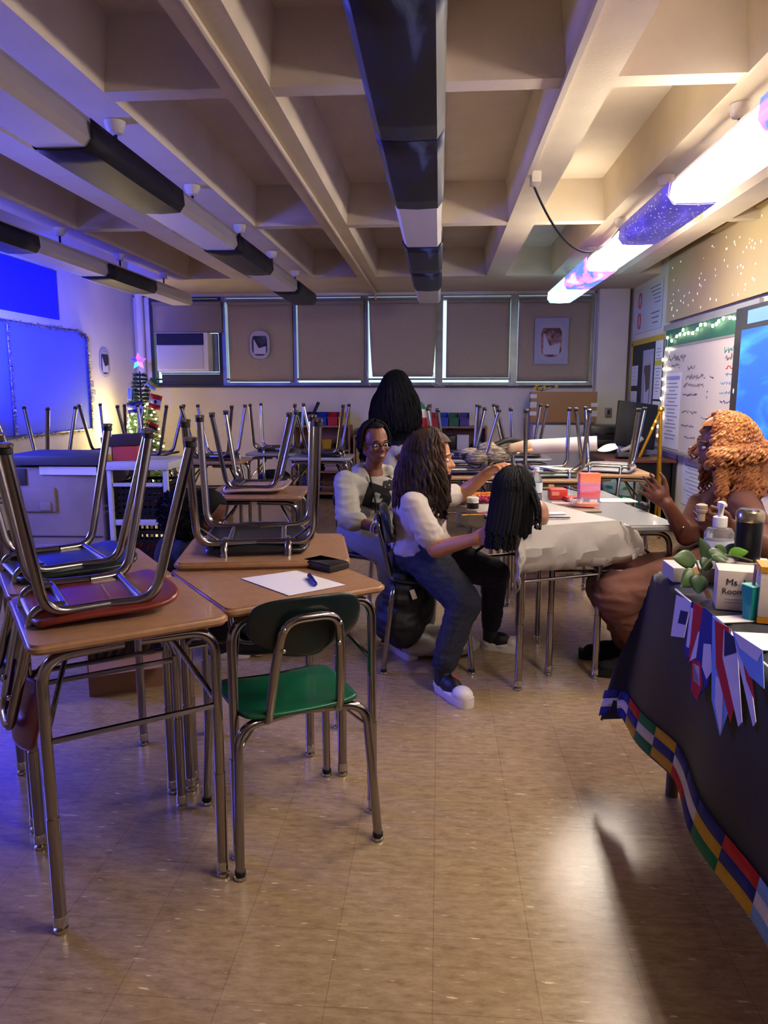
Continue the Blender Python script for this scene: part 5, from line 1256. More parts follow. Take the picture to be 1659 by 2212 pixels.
def hair_cap(mb, c, f, s=1.0, up=(0, 0, 1), off=.010, face=55, low=112, up_ang=42):
    f, l, u = frame(f, up); c = Vector(c) + (f * -.012 + u * .022) * s
    def pt(az, th, o=off):
        a = math.radians(az); t = math.radians(th)
        return c + f * (math.sin(t) * math.cos(a) * (.094 * s + o)) + l * (math.sin(t) * math.sin(a) * (.074 * s + o)) + u * (math.cos(t) * (.092 * s + o))
    def fn(uu, vv):
        az = 360 * uu; d = abs((az + 180) % 360 - 180)
        mx = low if d > face + 20 else (up_ang if d < face - 5 else up_ang + (low - up_ang) * (d - face + 5) / 25)
        return pt(az, mx * vv)
    mb.grid(fn, 48, 14)
    return pt
def strands(mb, pt, f, n, length, rnd, wav=.012, freq=26, r=.007, out=.03, face=58, th0=(6, 60), helix=False, lenvar=.15, end=.35, seg=16, drop=None, lowth=96, clampz=None, base=.012):
    f = Vector(f).normalized()
    for i in range(n):
        az = rnd.uniform(face, 360 - face); a0 = rnd.uniform(*th0); L = length * rnd.uniform(1 - lenvar, 1 + lenvar * .4)
        pts = []; k1 = 26 if helix else 6
        for k in range(k1): 
            th = a0 + (lowth - a0) * k / (k1 - 1); pts.append(pt(az, th, base + .010 * rnd.random() + out * .45 * (k / k1) ** 2))
        p = pts[-1]; o = (p - pt(0, 0, 0)); o.z = 0; o = o.normalized()
        for k in range(1, seg + 1):
            t = k / seg; pts.append(p + Vector((0, 0, -L * t)) + o * out * math.sin(t * PI * .6) + (drop(t) if drop else Vector()))
        ph = rnd.uniform(0, 6.28); res = []
        pp = 0
        for k, q in enumerate(pts):
            if k: pp += (q - pts[k - 1]).length
            g = min(1, k / (3 if helix else 5))
            s1 = Vector((-o.y, o.x, 0))
            if helix: q = q + (s1 * math.cos(pp * freq + ph) + o * math.sin(pp * freq + ph)) * wav * g
            else: q = q + s1 * math.sin(pp * freq + ph) * wav * g + o * math.cos(pp * freq * .9 + ph) * wav * .6 * g
            res.append(q)
        rr = [r * (1 - (1 - end) * max(0, (k - k1) / max(1, len(res) - k1)) ** 1.5) for k in range(len(res))]
        mb.tube(res, rr, 6)
def project(o, target, d, off=.003):
    tm = target.data; bv = BVHTree.FromPolygons([v.co.copy() for v in tm.vertices], [list(p.vertices) for p in tm.polygons]); d = Vector(d).normalized()
    M = o.matrix_basis.copy()
    for v in o.data.vertices:
        w = M @ v.co; h = bv.ray_cast(w - d * .6, d)
        v.co = (h[0] - d * off) if h[0] is not None else w
    o.location = (0, 0, 0); o.rotation_euler = (0, 0, 0); o.scale = (1, 1, 1)
def sneaker(par, heel, toe, mats, tall=.10):
    heel = Vector(heel); toe = Vector(toe); d = (toe - heel); L = d.length; d.normalize(); s = Vector((-d.y, d.x, 0)); z = Vector((0, 0, 1))
    def q(a, b, h): return heel + d * (a * L) + s * b + z * h
    R = eul(d, s, z)
    up = [('e', q(.74, 0, .042), (L * .20, .037, .030), R), ('e', q(.45, 0, .05), (L * .3, .038, .045), R), ('e', q(.16, 0, .05), (L * .17, .036, .048), R), ('c', q(.2, 0, .06), .040, q(.17, 0, tall), .036)]
    o = blob('shoe', up, mats[0], par, .006, 3)
    so = MB(); out = []
    for k in range(26):
        a = 2 * PI * k / 26; x = .5 + .53 * math.cos(a); w = .040 + .008 * math.cos(a) - .006 * math.exp(-((x - .4) / .12) ** 2)
        out.append((x, w * (1 if math.sin(a) > 0 else -1) * abs(math.sin(a)) ** .55))
    vs = [q(x, y * .96, .0) for x, y in out] + [q(x, y * 1.04, .014) for x, y in out] + [q(x, y, .034 + .012 * (x < .2) + .01 * (x > .9)) for x, y in out]; n = 26
    so.add(vs, [tuple(range(n))[::-1], tuple(range(2 * n, 3 * n))] + [(r * n + i, r * n + (i + 1) % n, (r + 1) * n + (i + 1) % n, (r + 1) * n + i) for r in (0, 1) for i in range(n)])
    so.build('sole', mats[1], o, sharp=60)
    if len(mats) > 2:
        blob('toe_cap', [('e', q(.80, 0, .044), (L * .225, .0425, .035), R), ('e', q(.55, .0, .028), (L * .3, .0425, .022), R), ('e', q(.14, 0, .035), (L * .17, .039, .03), R)], mats[2], o, .006, 2)
    return o
j = lambda x, y, Y: atY(x, y, Y)
SK1 = skin('warm light brown skin', (190, 132, 96), (176, 118, 84)); SK2 = skin('brown skin', (124, 76, 52), (108, 64, 44)); SK3 = skin('deep brown skin', (92, 56, 42), (80, 48, 36))
# ---------------------------------------------------------------- girl in the white T-shirt
pe = thing('person', 'girl in a white T-shirt with wavy brown hair, seated in profile braiding the black hair', 'person', (0, 3.5, 0))
O = Vector((0, 3.5, 0)); L_ = lambda p: Vector(p) - O
hc = L_(j(934, 988, 3.45)); hf = (1, -.10, -.12)
neck = L_(j(918, 1052, 3.45)); chest = L_(j(906, 1112, 3.45)); belly = L_(j(908, 1170, 3.45)); pel = L_((j(905, 1200, 3.47).x, 3.47, .535))
shR, shL = L_(j(893, 1088, 3.28)), L_(j(938, 1074, 3.60))
elR, wrR = L_(j(942, 1186, 3.22)), L_(j(1030, 1163, 3.10))
elL, wrL = L_(j(998, 1068, 3.70)), L_(j(1058, 1018, 3.58))
hipR, hipL = pel + Vector((.03, -.09, 0)), pel + Vector((.03, .09, 0))
knR, anR = L_(j(1003, 1302, 3.16)), L_((.035, 3.09, .11)); knL, anL = L_(j(1068, 1240, 3.60)), L_((.275, 3.66, .10))
hR, tR = hand_prims(wrR, L_(j(1062, 1150, 3.06)) - wrR, (-.2, .8, -.3), -1, .55, .1)
hL, tL = hand_prims(wrL, L_(j(1084, 1002, 3.50)) - wrL, (.5, -.6, -.5), 1, .55, .1)
body = head_prims(hc, hf, s=.98) + [('c', neck, .048, hc + Vector((-.01, 0, -.05)), .05), ('c', chest, .10, neck, .055), ('e', chest, (.10, .15, .13)), ('c', belly, .10, pel, .11), ('c', chest, .1, belly, .1),
    ('c', shR, .048, elR, .041), ('c', elR, .041, wrR, .026), ('c', shL, .046, elL, .040), ('c', elL, .040, wrL, .026), ('c', chest + Vector((0, -.08, .06)), .06, shR, .05), ('c', chest + Vector((0, .08, .06)), .06, shL, .05),
    ('c', hipR, .085, knR, .06), ('c', knR, .055, anR, .035), ('c', hipL, .085, knL, .06), ('c', knL, .055, anL, .035)] + hR + hL
blob('body', body, SK1, pe, .0058, 3)
M_TEE = mat('white cotton', (188, 178, 172), .85, bump=.15, bscale=14)
mR = shR.lerp(elR, .70); mL = shL.lerp(elL, .62)
shirt = [('e', chest + Vector((.0, 0, -.0)), (.125, .168, .13)), ('c', chest, .128, belly, .128), ('c', belly, .128, pel + Vector((.0, 0, .01)), .132), ('e', belly + Vector((.02, 0, -.03)), (.14, .15, .11)), ('c', chest + Vector((0, 0, .05)), .095, neck + Vector((-.005, 0, -.01)), .058),
    ('c', chest + Vector((0, -.08, .06)), .072, shR, .058), ('c', shR, .058, mR, .064), ('c', chest + Vector((0, .08, .06)), .075, shL, .066), ('c', shL, .058, mL, .058), ('e', pel + Vector((.02, 0, .035)), (.158, .185, .075))]
tee = blob('t_shirt', shirt, M_TEE, pe, .007, 4, (.009, 13))
g = MB(); pz = [((955, 1088), (970, 1112), (962, 1116), (952, 1094)), ((960, 1086), (966, 1092), (954, 1122), (949, 1119)), ((952, 1113), (968, 1118), (966, 1124), (952, 1120))]
for P4 in pz: g.grid(lambda u, v, P4=P4: L_(j(*P4[0], 3.28)).lerp(L_(j(*P4[1], 3.28)), u).lerp(L_(j(*P4[3], 3.28)).lerp(L_(j(*P4[2], 3.28)), u), v), 6, 6)
pr_ = g.build('shirt_print', mat('dark violet print', (44, 30, 60), .7), pe); project(pr_, tee, Vector((L_(j(960, 1105, 3.3)) - (CAM - O))).normalized(), .003)
M_JEAN = mat('dark blue denim', (26, 28, 42), .85, noise=(60, (34, 36, 54), .4, .6), bump=.1, bscale=20); M_BLK = mat('black fabric', (18, 18, 22), .85)
blob('jeans', [('e', pel, (.135, .165, .115)), ('c', hipR, .105, knR, .078), ('c', knR, .074, anR + Vector((0, 0, .03)), .058), ('c', hipL, .105, knL, .076), ('c', knL, .072, anL + Vector((0, 0, .03)), .05)], M_JEAN, pe, .008, 5, (.006, 16))
M_SOLE = mat('white sole', (214, 206, 206), .5); M_SHBK = mat('black shoe upper', (18, 18, 20), .5)
s1 = sneaker(pe, L_((.005, 3.115, 0)), L_((.137, 2.925, 0)), [M_SHBK, M_SOLE, M_SOLE], .14); sneaker(pe, L_((.235, 3.665, 0)), L_((.425, 3.62, 0)), [M_SHBK, M_SOLE, M_SOLE], .12)
MB().box(L_(j(983, 1470, 3.03)), (.03, .012, .035), rz=-.9).build('tongue_tab', mat('orange tab', (200, 70, 40), .5), s1)
eyes(hc, hf, pe, s=.98, brow=(50, 34, 26), lips=(170, 96, 84), ks=(1, -1))
for p, d in (tL[0], tL[1]): MB().cap(p - d * .004, .0065, p + d * .006, .004, 8).build('nail', mat('red nail', (210, 40, 40), .3), pe)
M_HB = mat('wavy brown hair', (40, 27, 20), .62, spec=.25, noise=(8, (88, 56, 38), .5, .72), stretch=(1, 1, .4))
g = MB(); pt = hair_cap(g, hc, hf, .98, off=.016, face=52, low=118, up_ang=54)
strands(g, pt, hf, 420, .25, random.Random(1), .014, 42, .0088, .04, base=.014, face=58, th0=(5, 60), lenvar=.2, lowth=100)
g.build('hair', M_HB, pe)
# ---------------------------------------------------------------- girl in the grey hoodie
pe = thing('person', 'smiling girl with glasses and a grey hoodie sitting behind the chair back', 'person', (-.33, 4.0, 0))
O = Vector((-.33, 4.0, 0)); hc = L_(j(811, 957, 3.92)); hf = (.50, -.86, -.10); up2 = (-.06, 0, 1); HS = .90
bf = Vector((.6, -.8, 0)); bl = Vector((.8, .6, 0))
neck = L_(j(806, 1012, 3.97)); chest = L_(j(804, 1082, 3.97)); belly = L_(j(802, 1135, 3.98)); pel = L_((j(795, 1170, 4.0).x, 4.02, .545))
shR, shL = L_(j(748, 1042, 3.86)), L_(j(858, 1034, 4.08)); elR, wrR = L_(j(752, 1122, 3.74)), L_(j(818, 1142, 3.66)); elL, wrL = L_(j(872, 1108, 4.02)), L_(j(900, 1150, 3.86))
kn = [pel + bf * .40 + bl * (.10 * k) + Vector((0, 0, -.06)) for k in (1, -1)]; an = [p + Vector((0, -.02, -.39)) for p in kn]
hR, tR = hand_prims(wrR, L_(j(846, 1150, 3.62)) - wrR, (.1, .3, -1), -1, .5); hL, tL = hand_prims(wrL, (.5, -.6, -.3), (0, 0, -1), 1, .4)
body = head_prims(hc, hf, up2, HS) + [('c', neck, .046, hc + Vector((-.0, .01, -.05)), .047), ('c', chest, .1, neck, .05), ('e', chest, (.15, .11, .12)), ('c', chest, .11, pel, .12), ('c', shR, .045, elR, .038), ('c', elR, .037, wrR, .025), ('c', shL, .045, elL, .038), ('c', elL, .037, wrL, .025)]
for k, s_ in ((0, 1), (1, -1)): body += [('c', pel + bl * (.09 * s_), .085, kn[k], .06), ('c', kn[k], .055, an[k], .034)]
blob('body', body + hR + hL, SK2, pe, .0056, 3)
M_HOOD = mat('grey marl fleece', (164, 160, 152), .9, bump=.3, bscale=9)
cR = elR.lerp(wrR, .28)
hood = [('e', chest + Vector((0, 0, .02)), (.175, .135, .13)), ('c', chest, .135, belly, .14), ('c', belly, .14, pel + Vector((0, 0, .02)), .145), ('c', chest + bl * .09 + Vector((0, 0, .07)), .08, shL, .068), ('c', chest - bl * .09 + Vector((0, 0, .07)), .08, shR, .068),
        ('c', shR, .064, elR, .060), ('c', elR, .062, cR, .054), ('c', shL, .064, elL, .060), ('c', elL, .064, elL.lerp(wrL, .4), .052), ('c', chest + Vector((0, .02, .08)), .09, neck + Vector((0, .03, -.02)), .062)]
for k in range(9):   # hood lying round the neck and collar edges
    a = -.2 + (PI + .4) * k / 8; p = neck + bl * (.085 * math.cos(a)) - bf * (.075 * math.sin(a)) + Vector((0, 0, -.018 + .012 * math.sin(a))); hood.append(('e', p, .034))
for s_ in (1, -1):
    hood.append(('c', neck + bl * (.082 * s_) + Vector((0, 0, -.02)), .026, chest + bf * .122 + bl * (.012 * s_) + Vector((0, 0, .015)), .018))
    for k in range(4): hood.append(('e', (shR if s_ < 0 else shL).lerp(elR if s_ < 0 else elL, .35 + .2 * k), (.068, .068, .016)))
hd = blob('hoodie', hood, M_HOOD, pe, .0075, 3, (.010, 14))
ins = blob('undershirt', [('e', chest + bf * .05 + Vector((0, 0, .055)), (.075, .075, .075)), ('c', chest + bf * .07 + Vector((0, 0, .02)), .058, neck + bf * .03 + Vector((0, 0, -.055)), .035)], mat('pale inner shirt', (190, 184, 180), .85), pe, .007, 4)
for s_, x, y, sz, rt_ in (('D', 815, 1078, .16, .35), ('A', 842, 1050, .12, -.25)):
    o = text('lettering', s_, sz, M_BLK, pe, (0, 0, 0), (0, 0, 0), .0, bold=.012)
    bm = bmesh.new(); bm.from_mesh(o.data); bmesh.ops.triangulate(bm, faces=bm.faces); bmesh.ops.subdivide_edges(bm, edges=bm.edges[:], cuts=3, use_grid_fill=True); bm.to_mesh(o.data); bm.free()
    c = L_(j(x, y, 3.82)); X = Vector((math.cos(rt_ * .9), .2, 0)).normalized(); X = (Vector((1, .25, 0)).normalized() * math.cos(rt_) + Vector((0, 0, -1)) * math.sin(rt_)); Yv = (Vector((1, .25, 0)).normalized() * math.sin(rt_) + Vector((0, 0, 1)) * math.cos(rt_))
    for v in o.data.vertices: v.co = c + X * v.co.x * 1.15 + Yv * v.co.y
    project(o, hd, (c - (CAM - O)), .004)
blob('trousers', [('e', pel, (.15, .15, .11))] + [('c', pel + bl * (.09 * s_), .10, kn[k], .078) for k, s_ in ((0, 1), (1, -1))] + [('c', kn[k], .075, an[k] + Vector((0, 0, .03)), .06) for k in (0, 1)], mat('grey jersey', (140, 138, 138), .9), pe, .008, 5)
for k in (0, 1): a_ = an[k]; sneaker(pe, (a_.x - .02, a_.y + .05, 0) if k else (a_.x - .02, a_.y + .05, 0), Vector((a_.x, a_.y, 0)) + bf * .19, [M_SHBK, M_SOLE], .1)
eyes(hc, hf, pe, up2, HS, smile=True, lips=(128, 70, 66))
f_, l_, u_ = frame(hf, up2); R_ = eul(f_, l_, u_)
g = MB()
for k in (1, -1):
    ring = [hc + (f_ * (.100 - .012 * abs(math.cos(a))) + l_ * (.033 * k + .026 * math.cos(a) * 1.0) + u_ * (-.004 + .0205 * math.sin(a))) * HS for a in [2 * PI * i / 24 for i in range(24)]]
    g.tube(ring, .0024, 6, closed=True); g.tube([hc + (f_ * .088 + l_ * .058 * k + u_ * .006) * HS, hc + (f_ * .0 + l_ * .080 * k + u_ * .004) * HS], .0022, 6)
g.tube([hc + (f_ * .102 + l_ * .009 + u_ * .002) * HS, hc + (f_ * .102 - l_ * .009 + u_ * .002) * HS], .0024, 6)
gl = g.build('glasses', mat('dark glasses frame', (30, 24, 24), .3), pe)
M_HK = mat('black hair', (12, 11, 14), .75, spec=.15, noise=(12, (24, 22, 27), .5, .7))
g = MB(); pt = hair_cap(g, hc, hf, HS, up2, .010, face=78, low=120, up_ang=40)
strands(g, pt, hf, 120, .02, random.Random(2), .003, 20, .006, .005, face=80, th0=(4, 40), seg=3, lowth=105)
bp_ = hc - f_ * .10 - u_ * .045
rq = random.Random(6)
for k in range(40): d_ = Vector((rq.gauss(0, 1), rq.gauss(0, 1), rq.gauss(0, 1))).normalized(); q_ = bp_ + d_ * .045; g.tube([bp_, q_, q_ + d_.cross(u_) * .02, q_ + d_.cross(u_) * .03 - u_ * .03], [.012, .011, .009, .004], 6)
g.build('hair', M_HK, pe)
g = MB()
for k in range(22): a = 2 * PI * k / 22; ax_ = (wrR - elR).normalized(); s1_ = ax_.orthogonal().normalized(); s2_ = ax_.cross(s1_); [g.ell(wrR - ax_ * (.012 + .016 * m_) + (s1_ * math.cos(a) + s2_ * math.sin(a)) * .031, .0048, 7, 5) for m_ in (0, 1)]
g.build('bead_bracelet', mat('pearl beads', (220, 214, 206), .25), pe)
g = MB(); g.tube([neck + bl * (.05 * math.cos(a)) + bf * (.045 + .03 * math.sin(a)) + Vector((0, 0, -.03 - .035 * math.sin(a))) for a in [PI * k / 14 for k in range(15)]], .0015, 5); g.build('necklace', M_GOLD, pe)
MB().tube([neck - bl * .06 + bf * .06 + Vector((0, 0, -.02)), chest - bl * .065 + bf * .145 + Vector((0, 0, 0)), belly - bl * .08 + bf * .15], .004, 6).build('hood_cord', M_BLK, pe)
# ---------------------------------------------------------------- girl standing at the back
pe = thing('person', 'girl with very long black hair standing with her back turned in pale jeans', 'person', (-.36, 6.6, 0))
O = Vector((-.36, 6.6, 0)); hc = L_(j(856, 836, 6.6)); hf = (.1, 1, -.1)
sh = .20; zc = 1.13
neck = Vector((0, .0, 1.22)); chest = Vector((0, 0, 1.06)); pel = Vector((.01, 0, .80)); shR, shL = Vector((.17, 0, 1.15)), Vector((-.19, 0, 1.14)); elR, wrR = Vector((.215, .02, .93)), Vector((.19, .08, .72)); elL, wrL = Vector((-.23, .05, .93)), Vector((-.2, .14, .76))
hR, _ = hand_prims(wrR, (-.1, .2, -1), (-1, .3, 0), 1, .35); hL, _ = hand_prims(wrL, (.2, .4, -1), (1, .3, 0), -1, .35)
legs = []
for s_ in (1, -1): legs += [('c', Vector((.085 * s_, 0, .78)), .085, Vector((.095 * s_, .02, .42)), .055), ('c', Vector((.095 * s_, .02, .42)), .055, Vector((.10 * s_, -.01, .09)), .036)]
blob('body', head_prims(hc, hf) + [('c', neck, .05, hc, .05), ('e', chest, (.15, .1, .13)), ('c', chest, .11, pel, .12), ('c', shR, .05, elR, .04), ('c', elR, .038, wrR, .026), ('c', shL, .05, elL, .04), ('c', elL, .038, wrL, .026), ('c', neck, .06, shR, .05), ('c', neck, .06, shL, .05)] + legs + hR + hL, SK2, pe, .007, 3)
def trico():
    m = bpy.data.materials.new('green white red jersey'); m.use_nodes = True; nt = m.node_tree; L = nt.links; b = nt.nodes['Principled BSDF']
    tc = nt.nodes.new('ShaderNodeTexCoord'); sp = nt.nodes.new('ShaderNodeSeparateXYZ'); L.new(tc.outputs['Object'], sp.inputs['Vector'])
    mr = nt.nodes.new('ShaderNodeMapRange'); mr.inputs['From Min'].default_value = .92; mr.inputs['From Max'].default_value = 1.22; L.new(sp.outputs['Z'], mr.inputs['Value'])
    r = nt.nodes.new('ShaderNodeValToRGB'); r.color_ramp.interpolation = 'CONSTANT'; e = r.color_ramp.elements; e[0].position = 0; e[0].color = lin((18, 18, 22)); e[1].position = .75; e[1].color = lin((20, 92, 62))
    x = e.new(.22); x.color = lin((150, 28, 36)); x = e.new(.5); x.color = lin((190, 186, 190))
    L.new(mr.outputs['Result'], r.inputs['Fac']); L.new(r.outputs['Color'], b.inputs['Base Color']); b.inputs['Roughness'].default_value = .85
    return m
blob('jersey', [('e', chest, (.17, .12, .14)), ('c', chest, .125, Vector((0, 0, .88)), .13), ('c', neck + Vector((0, 0, -.03)), .07, shR, .065), ('c', neck + Vector((0, 0, -.03)), .07, shL, .065), ('c', shR, .066, shR.lerp(elR, .75), .062), ('c', shL, .068, shL.lerp(elL, .85), .066)], trico(), pe, .009, 4)
blob('jeans', [('e', pel, (.155, .125, .10))] + [('c', Vector((.08 * s_, 0, .76)), .098, Vector((.095 * s_, .02, .42)), .075) for s_ in (1, -1)] + [('c', Vector((.095 * s_, .02, .42)), .078, Vector((.10 * s_, -.01, .07)), .085) for s_ in (1, -1)], mat('pale blue denim', (176, 172, 176), .85, bump=.2, bscale=10), pe, .009, 5)
for s_ in (1, -1): sneaker(pe, Vector((.10 * s_, -.06, 0)), Vector((.11 * s_, .17, 0)), [M_SOLE, M_SOLE], .08)
g = MB(); pt = hair_cap(g, hc, hf, 1.0, off=.02, face=50, low=125, up_ang=50)
strands(g, pt, hf, 420, .38, base=.018, rnd=random.Random(3), wav=.012, freq=22, r=.012, out=.10, face=75, th0=(4, 60), lenvar=.22, seg=14)
if 0: strands(g, pt, hf, 420, .38, random.Random(3), .012, 22, .012, .10, face=75, th0=(4, 60), lenvar=.22, seg=14)
strands(g, pt, hf, 120, .45, random.Random(13), .012, 22, .011, .06, face=130, th0=(4, 60), lenvar=.22, seg=14)
g.build('hair', M_HK, pe)
# ---------------------------------------------------------------- woman in the brown dress
pe = thing('person', 'woman with big golden curls in a brown dress, one hand raised in the air', 'person', (1.45, 3.35, 0))
O = Vector((1.45, 3.35, 0)); hc = L_(j(1556, 962, 3.32)); hf = (-1, .12, -.12)
neck = L_(j(1570, 1045, 3.35)); chest = L_(j(1580, 1120, 3.34)); belly = L_(j(1590, 1180, 3.36)); pel = Vector((L_(j(1585, 1220, 3.36)).x, .02, .54))
shR, shL = L_(j(1520, 1092, 3.48)), L_(j(1600, 1090, 3.16)); elR, wrR = L_(j(1482, 1158, 3.36)), L_(j(1440, 1088, 3.30)); elL, wrL = L_(j(1668, 1190, 2.98)), L_(j(1580, 1138, 2.80))
knR, knL = L_(j(1310, 1268, 3.48)), L_(j(1330, 1285, 3.24)); anR, anL = Vector((.90 - 1.45, .20, .10)), Vector((.93 - 1.45, -.02, .10))
hR, tR = hand_prims(wrR, (-.74, .05, .67), (-.12, -1, .0), 1, .16, .4, -.2, 1.0); hL, tL = hand_prims(wrL, L_(j(1530, 1126, 2.78)) - wrL, (-.2, .5, .5), -1, .45, .1)
SKW = skin('deep warm brown skin', (112, 66, 48), (96, 56, 42))
blob('body', head_prims(hc, hf) + [('c', neck, .052, hc + Vector((.01, 0, -.05)), .052), ('c', chest, .1, neck, .06), ('e', chest, (.12, .17, .13)), ('c', chest, .12, pel, .13), ('c', neck + Vector((0, 0, -.04)), .06, shR, .055), ('c', neck + Vector((0, 0, -.04)), .06, shL, .055), ('c', shR, .056, elR, .046), ('c', elR, .044, wrR, .029), ('c', shL, .056, elL, .048), ('c', elL, .046, wrL, .03),
    ('c', pel + Vector((0, .09, 0)), .09, knR, .07), ('c', knR, .06, anR, .038), ('c', pel + Vector((0, -.09, 0)), .09, knL, .07), ('c', knL, .06, anL, .038)] + hR + hL, SKW, pe, .0058, 3)
M_DRESS = mat('brown knit', (104, 66, 54), .85, bump=.3, bscale=30)
hem = Vector((.93 - 1.45, .09, .17))
dress = [('e', chest + Vector((0, 0, -.02)), (.14, .185, .13)), ('c', chest, .14, belly, .145), ('c', belly, .145, pel, .16), ('c', pel + Vector((0, .09, .0)), .125, knR, .095), ('c', pel + Vector((0, -.09, .0)), .125, knL, .095), ('c', knR, .092, knL, .092),
    ('c', knR + Vector((0, .02, -.01)), .092, hem + Vector((.02, .09, 0)), .085), ('c', knL + Vector((0, -.02, -.01)), .092, hem + Vector((.03, -.08, 0)), .085), ('c', knR.lerp(knL, .5), .09, hem, .10), ('c', pel.lerp(knL, .5) + Vector((.05, 0, -.05)), .10, hem + Vector((.10, -.05, .02)), .10), ('c', shR, .066, shR.lerp(elR, .85), .060), ('c', shL, .068, shL.lerp(elL, .45), .062), ('c', chest, .10, neck + Vector((.02, 0, -.05)), .07), ('c', chest + Vector((0, .06, .06)), .08, shR, .066)]
for k in range(0): a_, b_ = pel.lerp(knL, .2 + .16 * k) + Vector((0, -.10, .06)), pel.lerp(knR, .3 + .15 * k) + Vector((0, .08, .10)); dress.append(('p', [(a_, .026), (a_.lerp(b_, .5) + Vector((-.04, 0, .03)), .03), (b_, .02)]))
blob('dress', dress, M_DRESS, pe, .009, 5, (.016, 9))
for a_ in (anR, anL): 
    q = Vector((a_.x + .04, a_.y, 0)); sneaker(pe, q, q + Vector((-.235, .01, 0)), [M_BLK, M_BLK], .16)
eyes(hc, hf, pe, lips=(84, 44, 40), brow=(20, 14, 12))
M_HG = mat('golden curls', (186, 124, 66), .45, noise=(9, (140, 82, 40), .42, .62))
g = MB(); pt = hair_cap(g, hc, hf, 1.0, off=.018, face=60, low=125, up_ang=50)
strands(g, pt, hf, 330, .21, random.Random(5), .0085, 150, .0062, .045, face=73, base=.022, th0=(4, 75), helix=True, lenvar=.35, seg=46, end=.7)
strands(g, pt, hf, 260, .07, random.Random(15), .009, 150, .0062, .06, face=60, base=.024, th0=(2, 85), helix=True, lenvar=.5, seg=20, end=.7)
g.build('hair', M_HG, pe)
g = MB(); ax_ = (wrR - elR).normalized(); s1_ = ax_.orthogonal().normalized(); s2_ = ax_.cross(s1_); ce = elR.lerp(wrR, .12)
MB().ell(L_(j(1476, 1140, 3.28)), (.009, .009, .007), 8, 6).build('bracelet_charm', M_CHROME, pe)
hp = L_(j(1515, 1108, 2.77)) + O
b = MB(); b.lathe([(.012, -.03), (.014, -.028), (.014, .0), (.019, .003), (.021, .012), (.019, .015), (.021, .018), (.020, .030), (.012, .034)], n=18); tag(b.build('microphone', mat('beige soft plastic', (170, 148, 122), .6), None, (hp.x, hp.y, hp.z + .0)), 'beige round topped microphone held in the hand of the woman in brown', 'microphone')
# ---------------------------------------------------------------- person bending low behind the desks
pe = thing('person', 'person in black with a round dark hair puff, bending low behind the upturned black chair', 'person', (-1.2, 3.6, 0))
O = Vector((-1.2, 3.6, 0)); hc = L_(j(446, 1108, 3.55)); hf = (.75, .35, -.55); up5 = (.5, 0, .8)
neck = L_(j(425, 1150, 3.62)); chest = L_(j(395, 1200, 3.68)); pel = Vector((-.06, .12, .16))
legs = []
for s_ in (1, -1): legs += [('c', pel + Vector((.05, .09 * s_, 0)), .085, Vector((.36, .16 * s_, .16)), .06), ('c', Vector((.36, .16 * s_, .16)), .055, Vector((.10, .2 * s_ + .04, .055)), .04)]
shR, shL = chest + Vector((.08, -.15, .06)), chest + Vector((.10, .15, .06)); elR, wrR = chest + Vector((.16, -.2, -.14)), L_(j(500, 1165, 3.5)); elL, wrL = chest + Vector((.22, .16, -.12)), chest + Vector((.34, .06, -.14))
hR, _ = hand_prims(wrR, (1, 0, -.3), (0, .3, -1), -1, .5); hL, _ = hand_prims(wrL, (1, 0, -.3), (0, -.3, -1), 1, .5)
blob('body', head_prims(hc, hf, up5) + [('c', neck, .05, hc, .05), ('e', chest, (.12, .16, .13)), ('c', chest, .11, neck, .06), ('c', chest, .11, pel, .12), ('c', shR, .05, elR, .042), ('c', elR, .04, wrR, .027), ('c', shL, .05, elL, .042), ('c', elL, .04, wrL, .027)] + legs + hR + hL, SK3, pe, .007, 3)
blob('sweater', [('e', chest, (.14, .185, .15)), ('c', chest, .14, pel + Vector((0, 0, .06)), .15), ('c', chest, .12, neck, .065), ('c', chest, .09, shR, .07), ('c', chest, .09, shL, .07), ('c', shR, .068, elR, .06), ('c', elR, .058, elR.lerp(wrR, .85), .045), ('c', shL, .068, elL, .06), ('c', elL, .058, elL.lerp(wrL, .85), .045)], M_BLK, pe, .009, 4)
tr5 = []
for p in legs: tr5.append(('c', p[1], p[2] + .012, p[3], p[4] + .012))
blob('trousers', [('e', pel, (.14, .16, .11))] + tr5, mat('charcoal cloth', (30, 30, 36), .9), pe, .009, 3)
for s_ in (1, -1): sneaker(pe, Vector((.06, .2 * s_ + .04, 0)), Vector((.27, .2 * s_ + .06, 0)), [M_SHBK, M_SOLE], .07)
eyes(hc, hf, pe, up5)
g = MB(); pt = hair_cap(g, hc, hf, 1.0, up5, .008, face=70, low=120, up_ang=42)
pc_ = L_(j(396, 1108, 3.5)); rq = random.Random(9); g.ell(pc_, (.115, .115, .125), 20, 14)
for k in range(900):
    d_ = Vector((rq.gauss(0, 1), rq.gauss(0, 1), rq.gauss(0, 1))).normalized(); p = pc_ + d_ * .105; t_ = d_.orthogonal().normalized(); t2 = d_.cross(t_); a = rq.uniform(0, 6.28)
    g.tube([p, p + d_ * .014 + (t_ * math.cos(a) + t2 * math.sin(a)) * .008, p + d_ * .03 + (t_ * math.cos(a + 2) + t2 * math.sin(a + 2)) * .01], [.004, .0035, .002], 4)
g.build('hair', M_HK, pe)
